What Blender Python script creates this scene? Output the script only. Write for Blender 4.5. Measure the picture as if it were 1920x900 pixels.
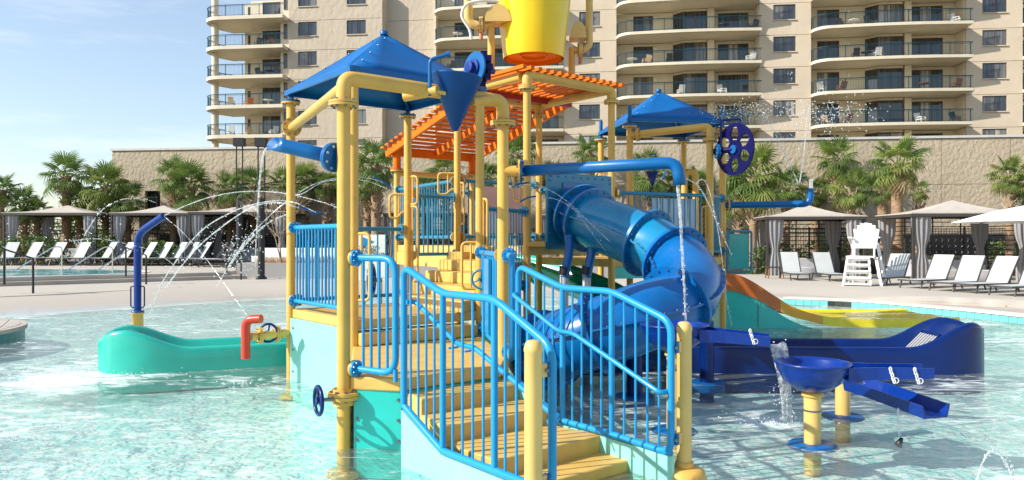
import bpy, math, random
from mathutils import Vector, Matrix
S = bpy.context.scene
for o in list(bpy.data.objects): bpy.data.objects.remove(o)
R = math.radians
# ------------------------------------------------------------------ camera
F = 1400.0; CAMZ = 1.75
cam_data = bpy.data.cameras.new('camera'); cam = bpy.data.objects.new('camera', cam_data)
S.collection.objects.link(cam); S.camera = cam
cam.location = (0, 0, CAMZ); cam.rotation_euler = (R(90), 0, 0)
cam_data.sensor_width = 36; cam_data.lens = 36 * F / 1920; cam_data.clip_start = 0.1; cam_data.clip_end = 3000
# ------------------------------------------------------------------ light
SUN_EL = 33; SUN_AZ = 20          # degrees; the sun stands to the left and a little behind the camera
to_sun = Vector((-math.cos(R(SUN_EL))*math.cos(R(SUN_AZ)), -math.cos(R(SUN_EL))*math.sin(R(SUN_AZ)), math.sin(R(SUN_EL))))
sl = bpy.data.lights.new('sun', 'SUN'); sl.energy = 5.0; sl.angle = R(0.5); sl.color = (1.0, 0.945, 0.86)
so = bpy.data.objects.new('sun', sl); S.collection.objects.link(so)
so.rotation_euler = to_sun.to_track_quat('Z', 'Y').to_euler(); so.location = (-20, -20, 30)
world = bpy.data.worlds.new('World'); S.world = world; world.use_nodes = True
wn = world.node_tree.nodes; wl = world.node_tree.links; wn.clear()
wout = wn.new('ShaderNodeOutputWorld'); wbg = wn.new('ShaderNodeBackground'); sky = wn.new('ShaderNodeTexSky')
sky.sky_type = 'NISHITA'; sky.sun_disc = False; sky.sun_elevation = R(SUN_EL)
sky.sun_rotation = math.atan2(to_sun.x, to_sun.y); sky.altitude = 0; sky.air_density = 1.1; sky.dust_density = 0.7; sky.ozone_density = 2.2
wtc = wn.new('ShaderNodeTexCoord'); wmp = wn.new('ShaderNodeMapping'); wmp.inputs['Scale'].default_value = (1.0, 1.0, 7.0)
wmp.inputs['Rotation'].default_value = (0.0, 0.12, 0.3)
wnz = wn.new('ShaderNodeTexNoise'); wnz.inputs['Scale'].default_value = 2.6; wnz.inputs['Detail'].default_value = 9; wnz.inputs['Roughness'].default_value = 0.62
wrp = wn.new('ShaderNodeValToRGB'); wrp.color_ramp.elements[0].position = 0.54; wrp.color_ramp.elements[1].position = 0.84
wrp.color_ramp.elements[0].color = (0.14, 0.14, 0.14, 1); wrp.color_ramp.elements[1].color = (0.62, 0.62, 0.62, 1)
wmx = wn.new('ShaderNodeMixRGB'); wmx.inputs[2].default_value = (6.6, 6.8, 7.0, 1)
wl.new(wtc.outputs['Generated'], wmp.inputs[0]); wl.new(wmp.outputs[0], wnz.inputs['Vector']); wl.new(wnz.outputs[0], wrp.inputs[0])
wl.new(wrp.outputs[0], wmx.inputs[0]); wl.new(sky.outputs[0], wmx.inputs[1]); wl.new(wmx.outputs[0], wbg.inputs[0])
wbg.inputs[1].default_value = 0.14; wl.new(wbg.outputs[0], wout.inputs[0])
S.view_settings.view_transform = 'Standard'; S.view_settings.look = 'None'; S.view_settings.gamma = 1; S.view_settings.exposure = 0.44
S.cycles.max_bounces = 8; S.cycles.transparent_max_bounces = 24; S.cycles.diffuse_bounces = 3; S.cycles.glossy_bounces = 4
S.cycles.caustics_reflective = False; S.cycles.caustics_refractive = False
random.seed(7)

# ------------------------------------------------------------------ helpers
def W(x, y, d):                      # a point seen at photo pixel x, y that lies d metres deep
    return Vector(((x - 960) / F * d, d, CAMZ - (y - 450) / F * d))
def V(*a): return Vector(a)

class MB:                            # collects shapes, links them as one mesh object
    def __init__(s): s.v = []; s.f = []; s.sm = []; s.mi = []; s.cur = 0
    def add(s, verts, faces, smooth=False):
        n = len(s.v); s.v += [tuple(p) for p in verts]
        for f in faces: s.f.append(tuple(i + n for i in f)); s.sm.append(smooth); s.mi.append(s.cur)
        return s
    def box(s, c, size, rz=0.0, rx=0.0):
        hx, hy, hz = size[0]/2, size[1]/2, size[2]/2
        m = Matrix.Rotation(rz, 3, 'Z') @ Matrix.Rotation(rx, 3, 'X'); c = Vector(c)
        vs = [c + m @ Vector((sx*hx, sy*hy, sz*hz)) for sx in (-1, 1) for sy in (-1, 1) for sz in (-1, 1)]
        return s.add(vs, [(0,1,3,2),(4,6,7,5),(0,4,5,1),(2,3,7,6),(0,2,6,4),(1,5,7,3)])
    def bar(s, a, b, w, h, up=(0,0,1)):          # box beam from a to b
        a, b = Vector(a), Vector(b); d = (b-a).normalized(); up = Vector(up)
        x = d.cross(up)
        if x.length < 1e-4: x = d.cross(Vector((1,0,0)))
        x.normalize(); y = x.cross(d)
        vs = [p + x*sx*w/2 + y*sy*h/2 for p in (a, b) for sx in (-1, 1) for sy in (-1, 1)]
        return s.add(vs, [(0,2,3,1),(4,5,7,6),(0,1,5,4),(2,6,7,3),(0,4,6,2),(1,3,7,5)])
    def prism(s, poly, z0, z1):
        a = sum(poly[i][0]*poly[(i+1) % len(poly)][1] - poly[(i+1) % len(poly)][0]*poly[i][1] for i in range(len(poly)))
        if a < 0: poly = poly[::-1]
        n = len(poly)
        zb = z0 if isinstance(z0, (list, tuple)) else [z0]*n
        zt = z1 if isinstance(z1, (list, tuple)) else [z1]*n
        vs = [(p[0], p[1], zb[i]) for i, p in enumerate(poly)] + [(p[0], p[1], zt[i]) for i, p in enumerate(poly)]
        return s.add(vs, [tuple(range(n-1, -1, -1)), tuple(range(n, 2*n))] + [(i, (i+1) % n, (i+1) % n + n, i+n) for i in range(n)])
    def tube(s, pts, r, n=12, caps=True, smooth=True, closed=False):
        pts = [Vector(p) for p in pts]; m = len(pts)
        rs = r if isinstance(r, (list, tuple)) else [r]*m
        rings = []; x = None
        for i in range(m):
            if closed: t = pts[(i+1) % m] - pts[i-1]
            elif i == 0: t = pts[1]-pts[0]
            elif i == m-1: t = pts[-1]-pts[-2]
            else: t = (pts[i+1]-pts[i]).normalized() + (pts[i]-pts[i-1]).normalized()
            t.normalize()
            if x is None:
                x = t.cross(Vector((0,0,1)))
                if x.length < 1e-3: x = t.cross(Vector((0,1,0)))
            x = x - t*x.dot(t); x.normalize(); y = t.cross(x)
            rings.append([pts[i] + (x*math.cos(2*math.pi*k/n) + y*math.sin(2*math.pi*k/n))*rs[i] for k in range(n)])
        vs = [p for rg in rings for p in rg]; fs = []
        for i in range(m if closed else m-1):
            j = (i+1) % m
            for k in range(n): fs.append((i*n+k, i*n+(k+1) % n, j*n+(k+1) % n, j*n+k))
        s.add(vs, fs, smooth)
        if caps and not closed:
            s.add(rings[0], [tuple(range(n-1, -1, -1))]); s.add(rings[-1], [tuple(range(n))])
        return s
    def cyl(s, a, b, r, n=12, r2=None, smooth=True): return s.tube([a, b], [r, r2 if r2 is not None else r], n, True, smooth)
    def lathe(s, prof, o, axis=(0,0,1), n=24, smooth=True, sharp=False):
        o = Vector(o); ax = Vector(axis).normalized(); x = ax.cross(Vector((0,0,1)))
        if x.length < 1e-3: x = Vector((1,0,0))
        x.normalize(); y = ax.cross(x)
        def ring(r, z): return [o + ax*z + (x*math.cos(2*math.pi*k/n) + y*math.sin(2*math.pi*k/n))*r for k in range(n)]
        if sharp:
            for i in range(len(prof)-1):
                a = ring(*prof[i]); b = ring(*prof[i+1]); s.add(a+b, [(k, (k+1) % n, (k+1) % n + n, k+n) for k in range(n)], smooth)
        else:
            vs = []; fs = []
            for r, z in prof: vs += ring(r, z)
            for i in range(len(prof)-1):
                for k in range(n): fs.append((i*n+k, i*n+(k+1) % n, (i+1)*n+(k+1) % n, (i+1)*n+k))
            s.add(vs, fs, smooth)
        return s
    def ball(s, c, r, n=8, m=6):
        return s.lathe([(max(1e-4, r*math.sin(math.pi*i/m)), -r*math.cos(math.pi*i/m)) for i in range(m+1)], c, (0,0,1), n)
    def loft(s, rings, smooth=True, closed=False, cap=False):
        n = len(rings[0]); vs = [p for rg in rings for p in rg]; fs = []
        for i in range(len(rings)-1):
            for k in range(n if closed else n-1): fs.append((i*n+k, i*n+(k+1) % n, (i+1)*n+(k+1) % n, (i+1)*n+k))
        s.add(vs, fs, smooth)
        if cap: s.add(rings[0], [tuple(range(n-1, -1, -1))]); s.add(rings[-1], [tuple(range(n))])
        return s
    def build(s, name, mat, parent=None, loc=None, label=None, kind=None):
        off = Vector(loc) if loc is not None else Vector((0,0,0))
        p = parent
        while p is not None: off = off + p.location; p = p.parent
        me = bpy.data.meshes.new(name); me.from_pydata([(a-off.x, b-off.y, c-off.z) for a, b, c in s.v], [], s.f)
        me.polygons.foreach_set('use_smooth', s.sm)
        for mm in (mat if isinstance(mat, (list, tuple)) else [mat]): me.materials.append(mm)
        if isinstance(mat, (list, tuple)): me.polygons.foreach_set('material_index', s.mi)
        me.update()
        o = bpy.data.objects.new(name, me); S.collection.objects.link(o)
        if loc is not None: o.location = loc
        if parent is not None: o.parent = parent
        if label: o['label'] = label
        if kind: o['kind'] = kind
        return o

def tag(o, label, cat, group=None):
    o['label'] = label; o['category'] = cat
    if group: o['group'] = group
    return o
def thing(name, label, cat, loc=(0,0,0), group=None):
    o = bpy.data.objects.new(name, None); S.collection.objects.link(o); o.location = loc; o.empty_display_size = 0.2
    return tag(o, label, cat, group)
def struct(o): o['kind'] = 'structure'; return o
def kids(o): return [c for c in S.collection.objects if c.parent == o]
def copy_tree(o, parent=None, children=None):
    c = o.copy(); S.collection.objects.link(c)
    if parent is not None: c.parent = parent
    for ch in list(o.children): copy_tree(ch, c)
    return c
def bevel(o, w=0.01, seg=2):
    m = o.modifiers.new('bevel', 'BEVEL'); m.width = w; m.segments = seg; m.limit_method = 'ANGLE'; m.angle_limit = R(40); return o
def solid(o, t, off=-1):
    m = o.modifiers.new('thickness', 'SOLIDIFY'); m.thickness = t; m.offset = off; return o
def fillet(pts, rad, k=6):           # round the inner corners of a path
    pts = [Vector(p) for p in pts]; out = [pts[0]]
    for i in range(1, len(pts)-1):
        a, b, c = pts[i-1], pts[i], pts[i+1]; u = (a-b); w = (c-b); r = min(rad, u.length*.49, w.length*.49)
        p = b + u.normalized()*r; q = b + w.normalized()*r
        for j in range(k+1):
            t = j/k; out.append(p*(1-t)**2 + b*2*t*(1-t) + q*t*t)
    out.append(pts[-1]); return out
def lerp(a, b, t): return a + (b-a)*t
def catmull(pts, k=8):
    pts = [Vector(p) for p in pts]; P = [pts[0]*2-pts[1]] + pts + [pts[-1]*2-pts[-2]]; out = []
    for i in range(1, len(P)-2):
        for j in range(k):
            t = j/k; a, b, c, d = P[i-1], P[i], P[i+1], P[i+2]
            out.append(0.5*((2*b) + (c-a)*t + (2*a-5*b+4*c-d)*t*t + (3*b-a-3*c+d)*t**3))
    out.append(pts[-1]); return out
def ease(t): return t*t*(3-2*t)

# ------------------------------------------------------------------ materials
MATS = {}
def mat(name, col, rough=0.5, metal=0.0, var=0.12, vscale=3.0, bump=0.0, bscale=40.0, coat=0.0, spec=0.5, detail=4, dirt=0.0, stretch=None, dscale=7):
    if name in MATS: return MATS[name]
    m = bpy.data.materials.new(name); m.use_nodes = True; nt = m.node_tree; N = nt.nodes; L = nt.links
    b = N['Principled BSDF']; b.inputs['Roughness'].default_value = rough; b.inputs['Metallic'].default_value = metal
    b.inputs['Specular IOR Level'].default_value = spec
    if coat: b.inputs['Coat Weight'].default_value = coat; b.inputs['Coat Roughness'].default_value = 0.08
    tc = N.new('ShaderNodeTexCoord'); nz = N.new('ShaderNodeTexNoise'); nz.inputs['Scale'].default_value = vscale; nz.inputs['Detail'].default_value = detail
    src = tc.outputs['Object']
    if stretch:
        mp = N.new('ShaderNodeMapping'); mp.inputs['Scale'].default_value = stretch; L.new(src, mp.inputs[0]); src = mp.outputs[0]
    L.new(src, nz.inputs['Vector'])
    rp = N.new('ShaderNodeValToRGB'); e = rp.color_ramp.elements; e[0].position = 0.3; e[1].position = 0.7
    c = Vector(col); e[0].color = (*(c*(1-var)), 1); e[1].color = (*[min(1, q) for q in c*(1+var*.6)], 1)
    L.new(nz.outputs[0], rp.inputs[0]); cc = rp.outputs[0]
    if dirt:
        n2 = N.new('ShaderNodeTexNoise'); n2.inputs['Scale'].default_value = dscale; n2.inputs['Detail'].default_value = 10; n2.inputs['Roughness'].default_value = .65; L.new(tc.outputs['Object'], n2.inputs['Vector'])
        r2 = N.new('ShaderNodeValToRGB'); r2.color_ramp.elements[0].position = 0.56; r2.color_ramp.elements[1].position = 0.72
        r2.color_ramp.elements[0].color = (0,0,0,1); r2.color_ramp.elements[1].color = (dirt, dirt, dirt, 1)
        mx = N.new('ShaderNodeMixRGB'); mx.inputs[2].default_value = (*(c*0.45 + Vector((.08,.07,.05))), 1)
        L.new(n2.outputs[0], r2.inputs[0]); L.new(r2.outputs[0], mx.inputs[0]); L.new(cc, mx.inputs[1]); cc = mx.outputs[0]
    L.new(cc, b.inputs['Base Color'])
    rn = N.new('ShaderNodeMapRange'); rn.inputs[3].default_value = max(0.02, rough-0.08); rn.inputs[4].default_value = min(1, rough+0.1)
    L.new(nz.outputs[0], rn.inputs[0]); L.new(rn.outputs[0], b.inputs['Roughness'])
    if bump:
        nb = N.new('ShaderNodeTexNoise'); nb.inputs['Scale'].default_value = bscale; nb.inputs['Detail'].default_value = 3; L.new(src, nb.inputs['Vector'])
        bp = N.new('ShaderNodeBump'); bp.inputs['Strength'].default_value = 1.0; bp.inputs['Distance'].default_value = bump
        L.new(nb.outputs[0], bp.inputs['Height']); L.new(bp.outputs[0], b.inputs['Normal'])
    MATS[name] = m; return m

YEL = mat('yellow_paint', (.69, .40, .085), .44, var=.10, vscale=2.5, coat=.1, dirt=.35, spec=.35)
YELC = mat('cream_yellow_paint', (.71, .46, .14), .42, var=.10, vscale=2.5, coat=.1, dirt=.2)
SKYB = mat('sky_blue_paint', (.010, .27, .57), .34, var=.08, coat=.05, spec=.4)
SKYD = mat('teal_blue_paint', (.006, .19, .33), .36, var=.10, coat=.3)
COB = mat('cobalt_paint', (.0005, .11, .33), .34, var=.12, coat=.05, spec=.35)
NAVY = mat('navy_gelcoat', (.0005, .016, .115), .28, var=.2, coat=.08, spec=.3)
NAVYW = mat('deep_navy_wheel', (.001, .002, .07), .4, var=.1, spec=.25)
CANO = mat('canopy_blue', (.001, .115, .36), .5, var=.12, vscale=1.2, spec=.25)
SLC = mat('slide_cyan', (.002, .205, .40), .26, var=.12, coat=.3, dirt=.06)
SLB = mat('slide_blue', (.002, .125, .38), .24, var=.14, coat=.1, spec=.4)
ORG = mat('orange_slat', (.74, .15, .004), .6, var=.15, dirt=.1, spec=.2)
RED = mat('red_paint', (.60, .03, .006), .35, coat=.1)
BUCK = mat('bucket_yellow', (.88, .60, .005), .32, var=.06, coat=.15)
BUCKO = mat('bucket_orange_underside', (.85, .32, .01), .4)
TREAD = mat('tan_yellow_tread', (.70, .43, .105), .5, var=.14, vscale=5, bump=.002, bscale=120, dirt=.5)
TURQ_LIT = mat('turquoise_panel_lit', (.27, .66, .56), .35, var=.06, coat=.3, dirt=.08)  # lit copy of the turquoise panel, sun glare put into its colour
TURQ = mat('turquoise_panel', (.015, .52, .45), .28, var=.08, coat=.4, dirt=.1)
GREEN = mat('green_slide', (.015, .46, .36), .22, var=.1, coat=.5, dirt=.1)
BOLT = mat('bolt_metal', (.18, .2, .22), .35, metal=.8)
BOLTB = mat('blue_bolt_metal', (.35, .5, .65), .35, metal=.5)
STEEL = mat('polished_steel', (.75, .74, .70), .2, metal=1)
BLACK = mat('black_metal', (.014, .014, .016), .45)
BRONZE = mat('dark_bronze_metal', (.05, .043, .038), .5)
SLING = mat('pale_sling_fabric', (.46, .48, .465), .8, var=.05, bump=.001, bscale=300)
TAUPE = mat('tan_canopy_cloth', (.49, .435, .365), .85, var=.1)
CURT = mat('grey_curtain', (.30, .29, .29), .85, var=.12, vscale=8, stretch=(4, 4, .6))
WHITE = mat('white_paint', (.82, .82, .80), .5, var=.04)
CHAIN = mat('white_plastic_chain', (.8, .8, .8), .4)
# ------------------------------------------------------------------ special materials
def concrete(name, col, bump=.004):
    return mat(name, col, .85, var=.14, vscale=1.1, bump=bump, bscale=60, detail=9, dirt=.22)
DECK = concrete('pale_deck_concrete', (.47, .42, .35))
DECKR = concrete('tan_deck_concrete', (.45, .40, .335))
STEPC = concrete('step_concrete', (.40, .35, .295))
GREYC = concrete('grey_planter_concrete', (.36, .35, .335))
SOIL = mat('planting_soil', (.07, .05, .035), .95, var=.4, vscale=3, bump=.03, bscale=8)
def stucco(name, col, bump, bscale, var=.07, st=None):
    return mat(name, col, .9, var=var, vscale=.35, bump=bump, bscale=bscale, detail=8, stretch=st, dirt=.16, dscale=.5)
STUC = stucco('tower_stucco', (.55, .465, .355), .05, 2.6, st=(1, 1, .7))
STUCS = stucco('tower_stucco_smooth', (.64, .535, .395), .02, 2.0)
CREAM = mat('cream_balcony_paint', (.70, .625, .47), .8, var=.06, vscale=1)
WALLM = stucco('wall_stucco', (.44, .365, .26), .06, 5.0, .12, st=(1.2, 1.2, 1))
COPE = mat('coping_metal', (.55, .52, .48), .5)
FRAME = mat('bronze_window_frame', (.13, .10, .08), .5, metal=.3)
RAILT = mat('teal_balcony_rail', (.010, .055, .08), .5, metal=.2)
def glassm(name, col, rough=.06):
    m = bpy.data.materials.new(name); m.use_nodes = True; N = m.node_tree.nodes; L = m.node_tree.links; b = N['Principled BSDF']
    tc = N.new('ShaderNodeTexCoord'); mp = N.new('ShaderNodeMapping'); mp.inputs['Scale'].default_value = (5, 5, .15)
    nz = N.new('ShaderNodeTexNoise'); nz.inputs['Scale'].default_value = 1.0; rp = N.new('ShaderNodeValToRGB')
    c = Vector(col); rp.color_ramp.elements[0].color = (*(c*.55), 1); rp.color_ramp.elements[1].color = (*(c*1.5), 1)
    rp.color_ramp.elements[0].position = .4; rp.color_ramp.elements[1].position = .62
    L.new(tc.outputs['Object'], mp.inputs[0]); L.new(mp.outputs[0], nz.inputs['Vector']); L.new(nz.outputs[0], rp.inputs[0]); L.new(rp.outputs[0], b.inputs['Base Color'])
    b.inputs['Roughness'].default_value = rough; b.inputs['Specular IOR Level'].default_value = .9; return m
GLASS = glassm('dark_window_glass', (.035, .042, .05))
GLASS3 = glassm('blind_window_glass', (.30, .28, .24)); GLASS2 = glassm('curtained_window_glass', (.13, .125, .115))
# pool floor
PFL = mat('pool_floor_plaster', (.62, .86, .82), .7, var=.10, vscale=.8, detail=8)
def beach_mat():
    m = bpy.data.materials.new('beach_concrete'); m.use_nodes = True; N = m.node_tree.nodes; L = m.node_tree.links; b = N['Principled BSDF']
    g = N.new('ShaderNodeNewGeometry'); sp = N.new('ShaderNodeSeparateXYZ'); L.new(g.outputs['Position'], sp.inputs[0])
    nz = N.new('ShaderNodeTexNoise'); nz.inputs['Scale'].default_value = 1.2; nz.inputs['Detail'].default_value = 8; L.new(g.outputs['Position'], nz.inputs['Vector'])
    ma = N.new('ShaderNodeMath'); ma.operation = 'MULTIPLY_ADD'; ma.inputs[1].default_value = .10; L.new(nz.outputs[0], ma.inputs[0]); L.new(sp.outputs[2], ma.inputs[2])
    rp = N.new('ShaderNodeValToRGB'); e = rp.color_ramp.elements
    e[0].position = .0; e[0].color = (.88, .94, .86, 1); e[1].position = 1.0; e[1].color = (.47, .42, .35, 1)
    for p, c in ((.42, (.80, .90, .82, 1)), (.58, (.50, .50, .44, 1)), (.70, (.50, .43, .35, 1)), (.80, (.46, .41, .34, 1))): k = e.new(p); k.color = c
    mr = N.new('ShaderNodeMapRange'); mr.inputs[1].default_value = -.25; mr.inputs[2].default_value = .32; L.new(ma.outputs[0], mr.inputs[0]); L.new(mr.outputs[0], rp.inputs[0])
    L.new(rp.outputs[0], b.inputs['Base Color']); b.inputs['Roughness'].default_value = .7
    r2 = N.new('ShaderNodeValToRGB'); r2.color_ramp.elements[0].position = .62; r2.color_ramp.elements[0].color = (.25,)*3 + (1,); r2.color_ramp.elements[1].position = .85; r2.color_ramp.elements[1].color = (.85,)*3 + (1,)
    L.new(mr.outputs[0], r2.inputs[0]); L.new(r2.outputs[0], b.inputs['Roughness']); return m
BEACH = beach_mat()
FOAM_SPOTS = [(-5.6, 9.4, 1.5, .9), (-5.6, 6.6, 1.6, .8), (-6.3, 7.6, 1.2, .5), (2.42, 7.2, .55, .9), (-3.4, 9.3, .4, .6), (3.6, 12.3, .8, .5), (2.6, 14.0, 2.0, .3), (-4.5, 14.5, 1.6, .35), (8.5, 13.8, 3.0, .45), (3.7, 5.4, .4, .35)]
def water_mat(name='pool_water', foam=True, deep=(.80, .97, .96), ripple=1.0):
    m = bpy.data.materials.new(name); m.use_nodes = True; N = m.node_tree.nodes; L = m.node_tree.links; N.clear()
    out = N.new('ShaderNodeOutputMaterial'); g = N.new('ShaderNodeNewGeometry')
    def noise(scale, detail, dist=0.0, st=(1,1,1), rough=.5):
        mp = N.new('ShaderNodeMapping'); mp.inputs['Scale'].default_value = st; mp.inputs['Rotation'].default_value = (0, 0, .35); L.new(g.outputs['Position'], mp.inputs[0])
        n = N.new('ShaderNodeTexNoise'); n.inputs['Scale'].default_value = scale; n.inputs['Detail'].default_value = detail; n.inputs['Distortion'].default_value = dist; n.inputs['Roughness'].default_value = rough
        L.new(mp.outputs[0], n.inputs['Vector']); return n.outputs[0]
    def math_(op, a, b=None):
        n = N.new('ShaderNodeMath'); n.operation = op
        for i, q in enumerate((a, b)):
            if q is None: continue
            if isinstance(q, (int, float)): n.inputs[i].default_value = q
            else: L.new(q, n.inputs[i])
        return n.outputs[0]
    n1 = noise(2.2, 3, .6); n2 = noise(7.5, 4, .8, (1, 1.5, 1)); n3 = noise(24, 2, .3)
    h = math_('ADD', math_('MULTIPLY', n1, .022*ripple), math_('ADD', math_('MULTIPLY', n2, .011*ripple), math_('MULTIPLY', n3, .004*ripple)))
    bp = N.new('ShaderNodeBump'); bp.inputs['Strength'].default_value = 1; bp.inputs['Distance'].default_value = 1.0; L.new(h, bp.inputs['Height'])
    gl = N.new('ShaderNodeBsdfGlossy'); gl.inputs['Roughness'].default_value = .06; L.new(bp.outputs[0], gl.inputs['Normal'])
    # sunlight caustics painted into the water tint as a pale net of cell edges
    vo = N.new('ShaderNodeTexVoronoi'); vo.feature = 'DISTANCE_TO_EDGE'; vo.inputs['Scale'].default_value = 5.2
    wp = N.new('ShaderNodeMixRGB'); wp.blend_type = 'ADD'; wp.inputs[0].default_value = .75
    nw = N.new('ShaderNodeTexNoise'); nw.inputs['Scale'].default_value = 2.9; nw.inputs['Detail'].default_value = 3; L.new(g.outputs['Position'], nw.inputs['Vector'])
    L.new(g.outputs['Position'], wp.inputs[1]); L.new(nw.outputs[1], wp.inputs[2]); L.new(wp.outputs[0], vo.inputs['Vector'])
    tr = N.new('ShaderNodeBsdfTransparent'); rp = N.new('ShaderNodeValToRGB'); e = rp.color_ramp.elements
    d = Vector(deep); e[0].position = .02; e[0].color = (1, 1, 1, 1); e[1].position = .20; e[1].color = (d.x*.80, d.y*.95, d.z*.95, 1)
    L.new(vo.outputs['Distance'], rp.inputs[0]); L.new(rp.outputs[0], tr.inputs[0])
    fr = N.new('ShaderNodeFresnel'); fr.inputs[0].default_value = 1.15; L.new(bp.outputs[0], fr.inputs['Normal'])
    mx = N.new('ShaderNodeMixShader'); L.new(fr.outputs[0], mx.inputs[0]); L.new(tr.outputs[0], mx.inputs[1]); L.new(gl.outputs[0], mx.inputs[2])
    df = N.new('ShaderNodeBsdfDiffuse'); df.inputs[0].default_value = (.84, .93, .89, 1); L.new(bp.outputs[0], df.inputs['Normal'])
    fo = noise(2.6, 9, 1.4, (.8, 1.8, 1), .66); fl = noise(.55, 4, .4, (1, 1.5, 1))
    mask = math_('MULTIPLY', fo, math_('ADD', .55, math_('MULTIPLY', fl, .9)))
    if foam:
        for (fx, fy, rad, amt) in FOAM_SPOTS:
            vd = N.new('ShaderNodeVectorMath'); vd.operation = 'DISTANCE'; vd.inputs[1].default_value = (fx, fy, 0); L.new(g.outputs['Position'], vd.inputs[0])
            mr = N.new('ShaderNodeMapRange'); mr.interpolation_type = 'SMOOTHSTEP'; mr.inputs[1].default_value = rad; mr.inputs[2].default_value = 0; mr.inputs[4].default_value = amt*.25
            L.new(vd.outputs['Value'], mr.inputs[0]); mask = math_('ADD', mask, mr.outputs[0])
    rf = N.new('ShaderNodeValToRGB'); rf.color_ramp.elements[0].position = .535; rf.color_ramp.elements[1].position = .78
    rf.color_ramp.elements[0].color = (.06 if foam else .02,)*3 + (1,); rf.color_ramp.elements[1].color = (.85,)*3 + (1,)
    L.new(mask, rf.inputs[0])
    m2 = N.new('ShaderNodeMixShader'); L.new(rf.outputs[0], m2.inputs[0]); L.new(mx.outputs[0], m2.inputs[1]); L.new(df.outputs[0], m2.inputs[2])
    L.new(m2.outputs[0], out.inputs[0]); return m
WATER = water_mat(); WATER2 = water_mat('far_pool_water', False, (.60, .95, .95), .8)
def spray_mat():
    m = bpy.data.materials.new('water_spray'); m.use_nodes = True; N = m.node_tree.nodes; L = m.node_tree.links; N.clear()
    out = N.new('ShaderNodeOutputMaterial'); t = N.new('ShaderNodeBsdfTransparent'); d = N.new('ShaderNodeBsdfTranslucent'); d2 = N.new('ShaderNodeBsdfDiffuse'); gl = N.new('ShaderNodeBsdfGlossy'); gl.inputs['Roughness'].default_value = .12
    d.inputs[0].default_value = (.95, .97, 1, 1); d2.inputs[0].default_value = (.95, .97, 1, 1)
    g = N.new('ShaderNodeNewGeometry'); nz = N.new('ShaderNodeTexNoise'); nz.inputs['Scale'].default_value = 22; nz.inputs['Detail'].default_value = 3; L.new(g.outputs['Position'], nz.inputs['Vector'])
    rp = N.new('ShaderNodeValToRGB'); rp.color_ramp.elements[0].position = .42; rp.color_ramp.elements[0].color = (.18,)*3+(1,); rp.color_ramp.elements[1].position = .60; rp.color_ramp.elements[1].color = (.85,)*3+(1,); L.new(nz.outputs[0], rp.inputs[0])
    a = N.new('ShaderNodeMixShader'); a.inputs[0].default_value = .5; L.new(d.outputs[0], a.inputs[1]); L.new(d2.outputs[0], a.inputs[2])
    b = N.new('ShaderNodeMixShader'); b.inputs[0].default_value = .3; L.new(a.outputs[0], b.inputs[1]); L.new(gl.outputs[0], b.inputs[2])
    c = N.new('ShaderNodeMixShader'); L.new(rp.outputs[0], c.inputs[0]); L.new(t.outputs[0], c.inputs[1]); L.new(b.outputs[0], c.inputs[2]); L.new(c.outputs[0], out.inputs[0]); return m
SPRAY = spray_mat()

# ------------------------------------------------------------------ the setting
LD = .55; RD = .20
shore = [(-40, 4), (-16, 12.5), (-10.9, 17.6), (-7.3, 21.8), (-2, 23.5), (4.5, 22.8), (7.6, 20.6)]
EDGE = [(7.4, 20.3), (8.6, 19.6), (9.4, 18.5), (10.1, 17.0), (10.62, 15.4), (11.1, 13.4), (11.4, 11), (11.5, 7), (11.3, 2), (11, -3)]
def sdist(x, y):
    best = 1e9; sg = 1
    for (ax, ay), (bx, by) in zip(shore[:-1], shore[1:]):
        dx, dy = bx-ax, by-ay; t = max(0, min(1, ((x-ax)*dx+(y-ay)*dy)/(dx*dx+dy*dy)))
        px, py = ax+dx*t, ay+dy*t; d = math.hypot(x-px, y-py)
        if d < best: best = d; sg = 1 if (dx*(y-py)-dy*(x-px)) > 0 else -1
    return best*sg
ground = struct(MB().add([(-1200, -200, -.6), (1200, -200, -.6), (1200, 1500, -.6), (-1200, 1500, -.6)], [(0,1,2,3)]).build('ground', SOIL))
# beach and pool floor: one sheet whose height climbs beyond the shoreline
m = MB(); xs = [-34 + .5*i for i in range(102)]; ys = [-4 + .5*i for i in range(72)]
def bz(x, y):
    s = sdist(x, y); return max(-.26, min(.30, s*.10)) if s > -2.6 else -.26
vs = [(x, y, bz(x, y)) for y in ys for x in xs]; nx = len(xs)
m.add(vs, [(j*nx+i, j*nx+i+1, (j+1)*nx+i+1, (j+1)*nx+i) for j in range(len(ys)-1) for i in range(nx-1)], True)
struct(m.build('pool_floor', BEACH))
wpoly = [(-34, -4)] + [(11.0, -3)] + [(p[0]-.0, p[1]) for p in EDGE[::-1][1:]] + [(7.4, 31), (-34, 31)]
struct(MB().add([(p[0], p[1], 0) for p in wpoly], [tuple(range(len(wpoly)))]).build('water', WATER))
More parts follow.
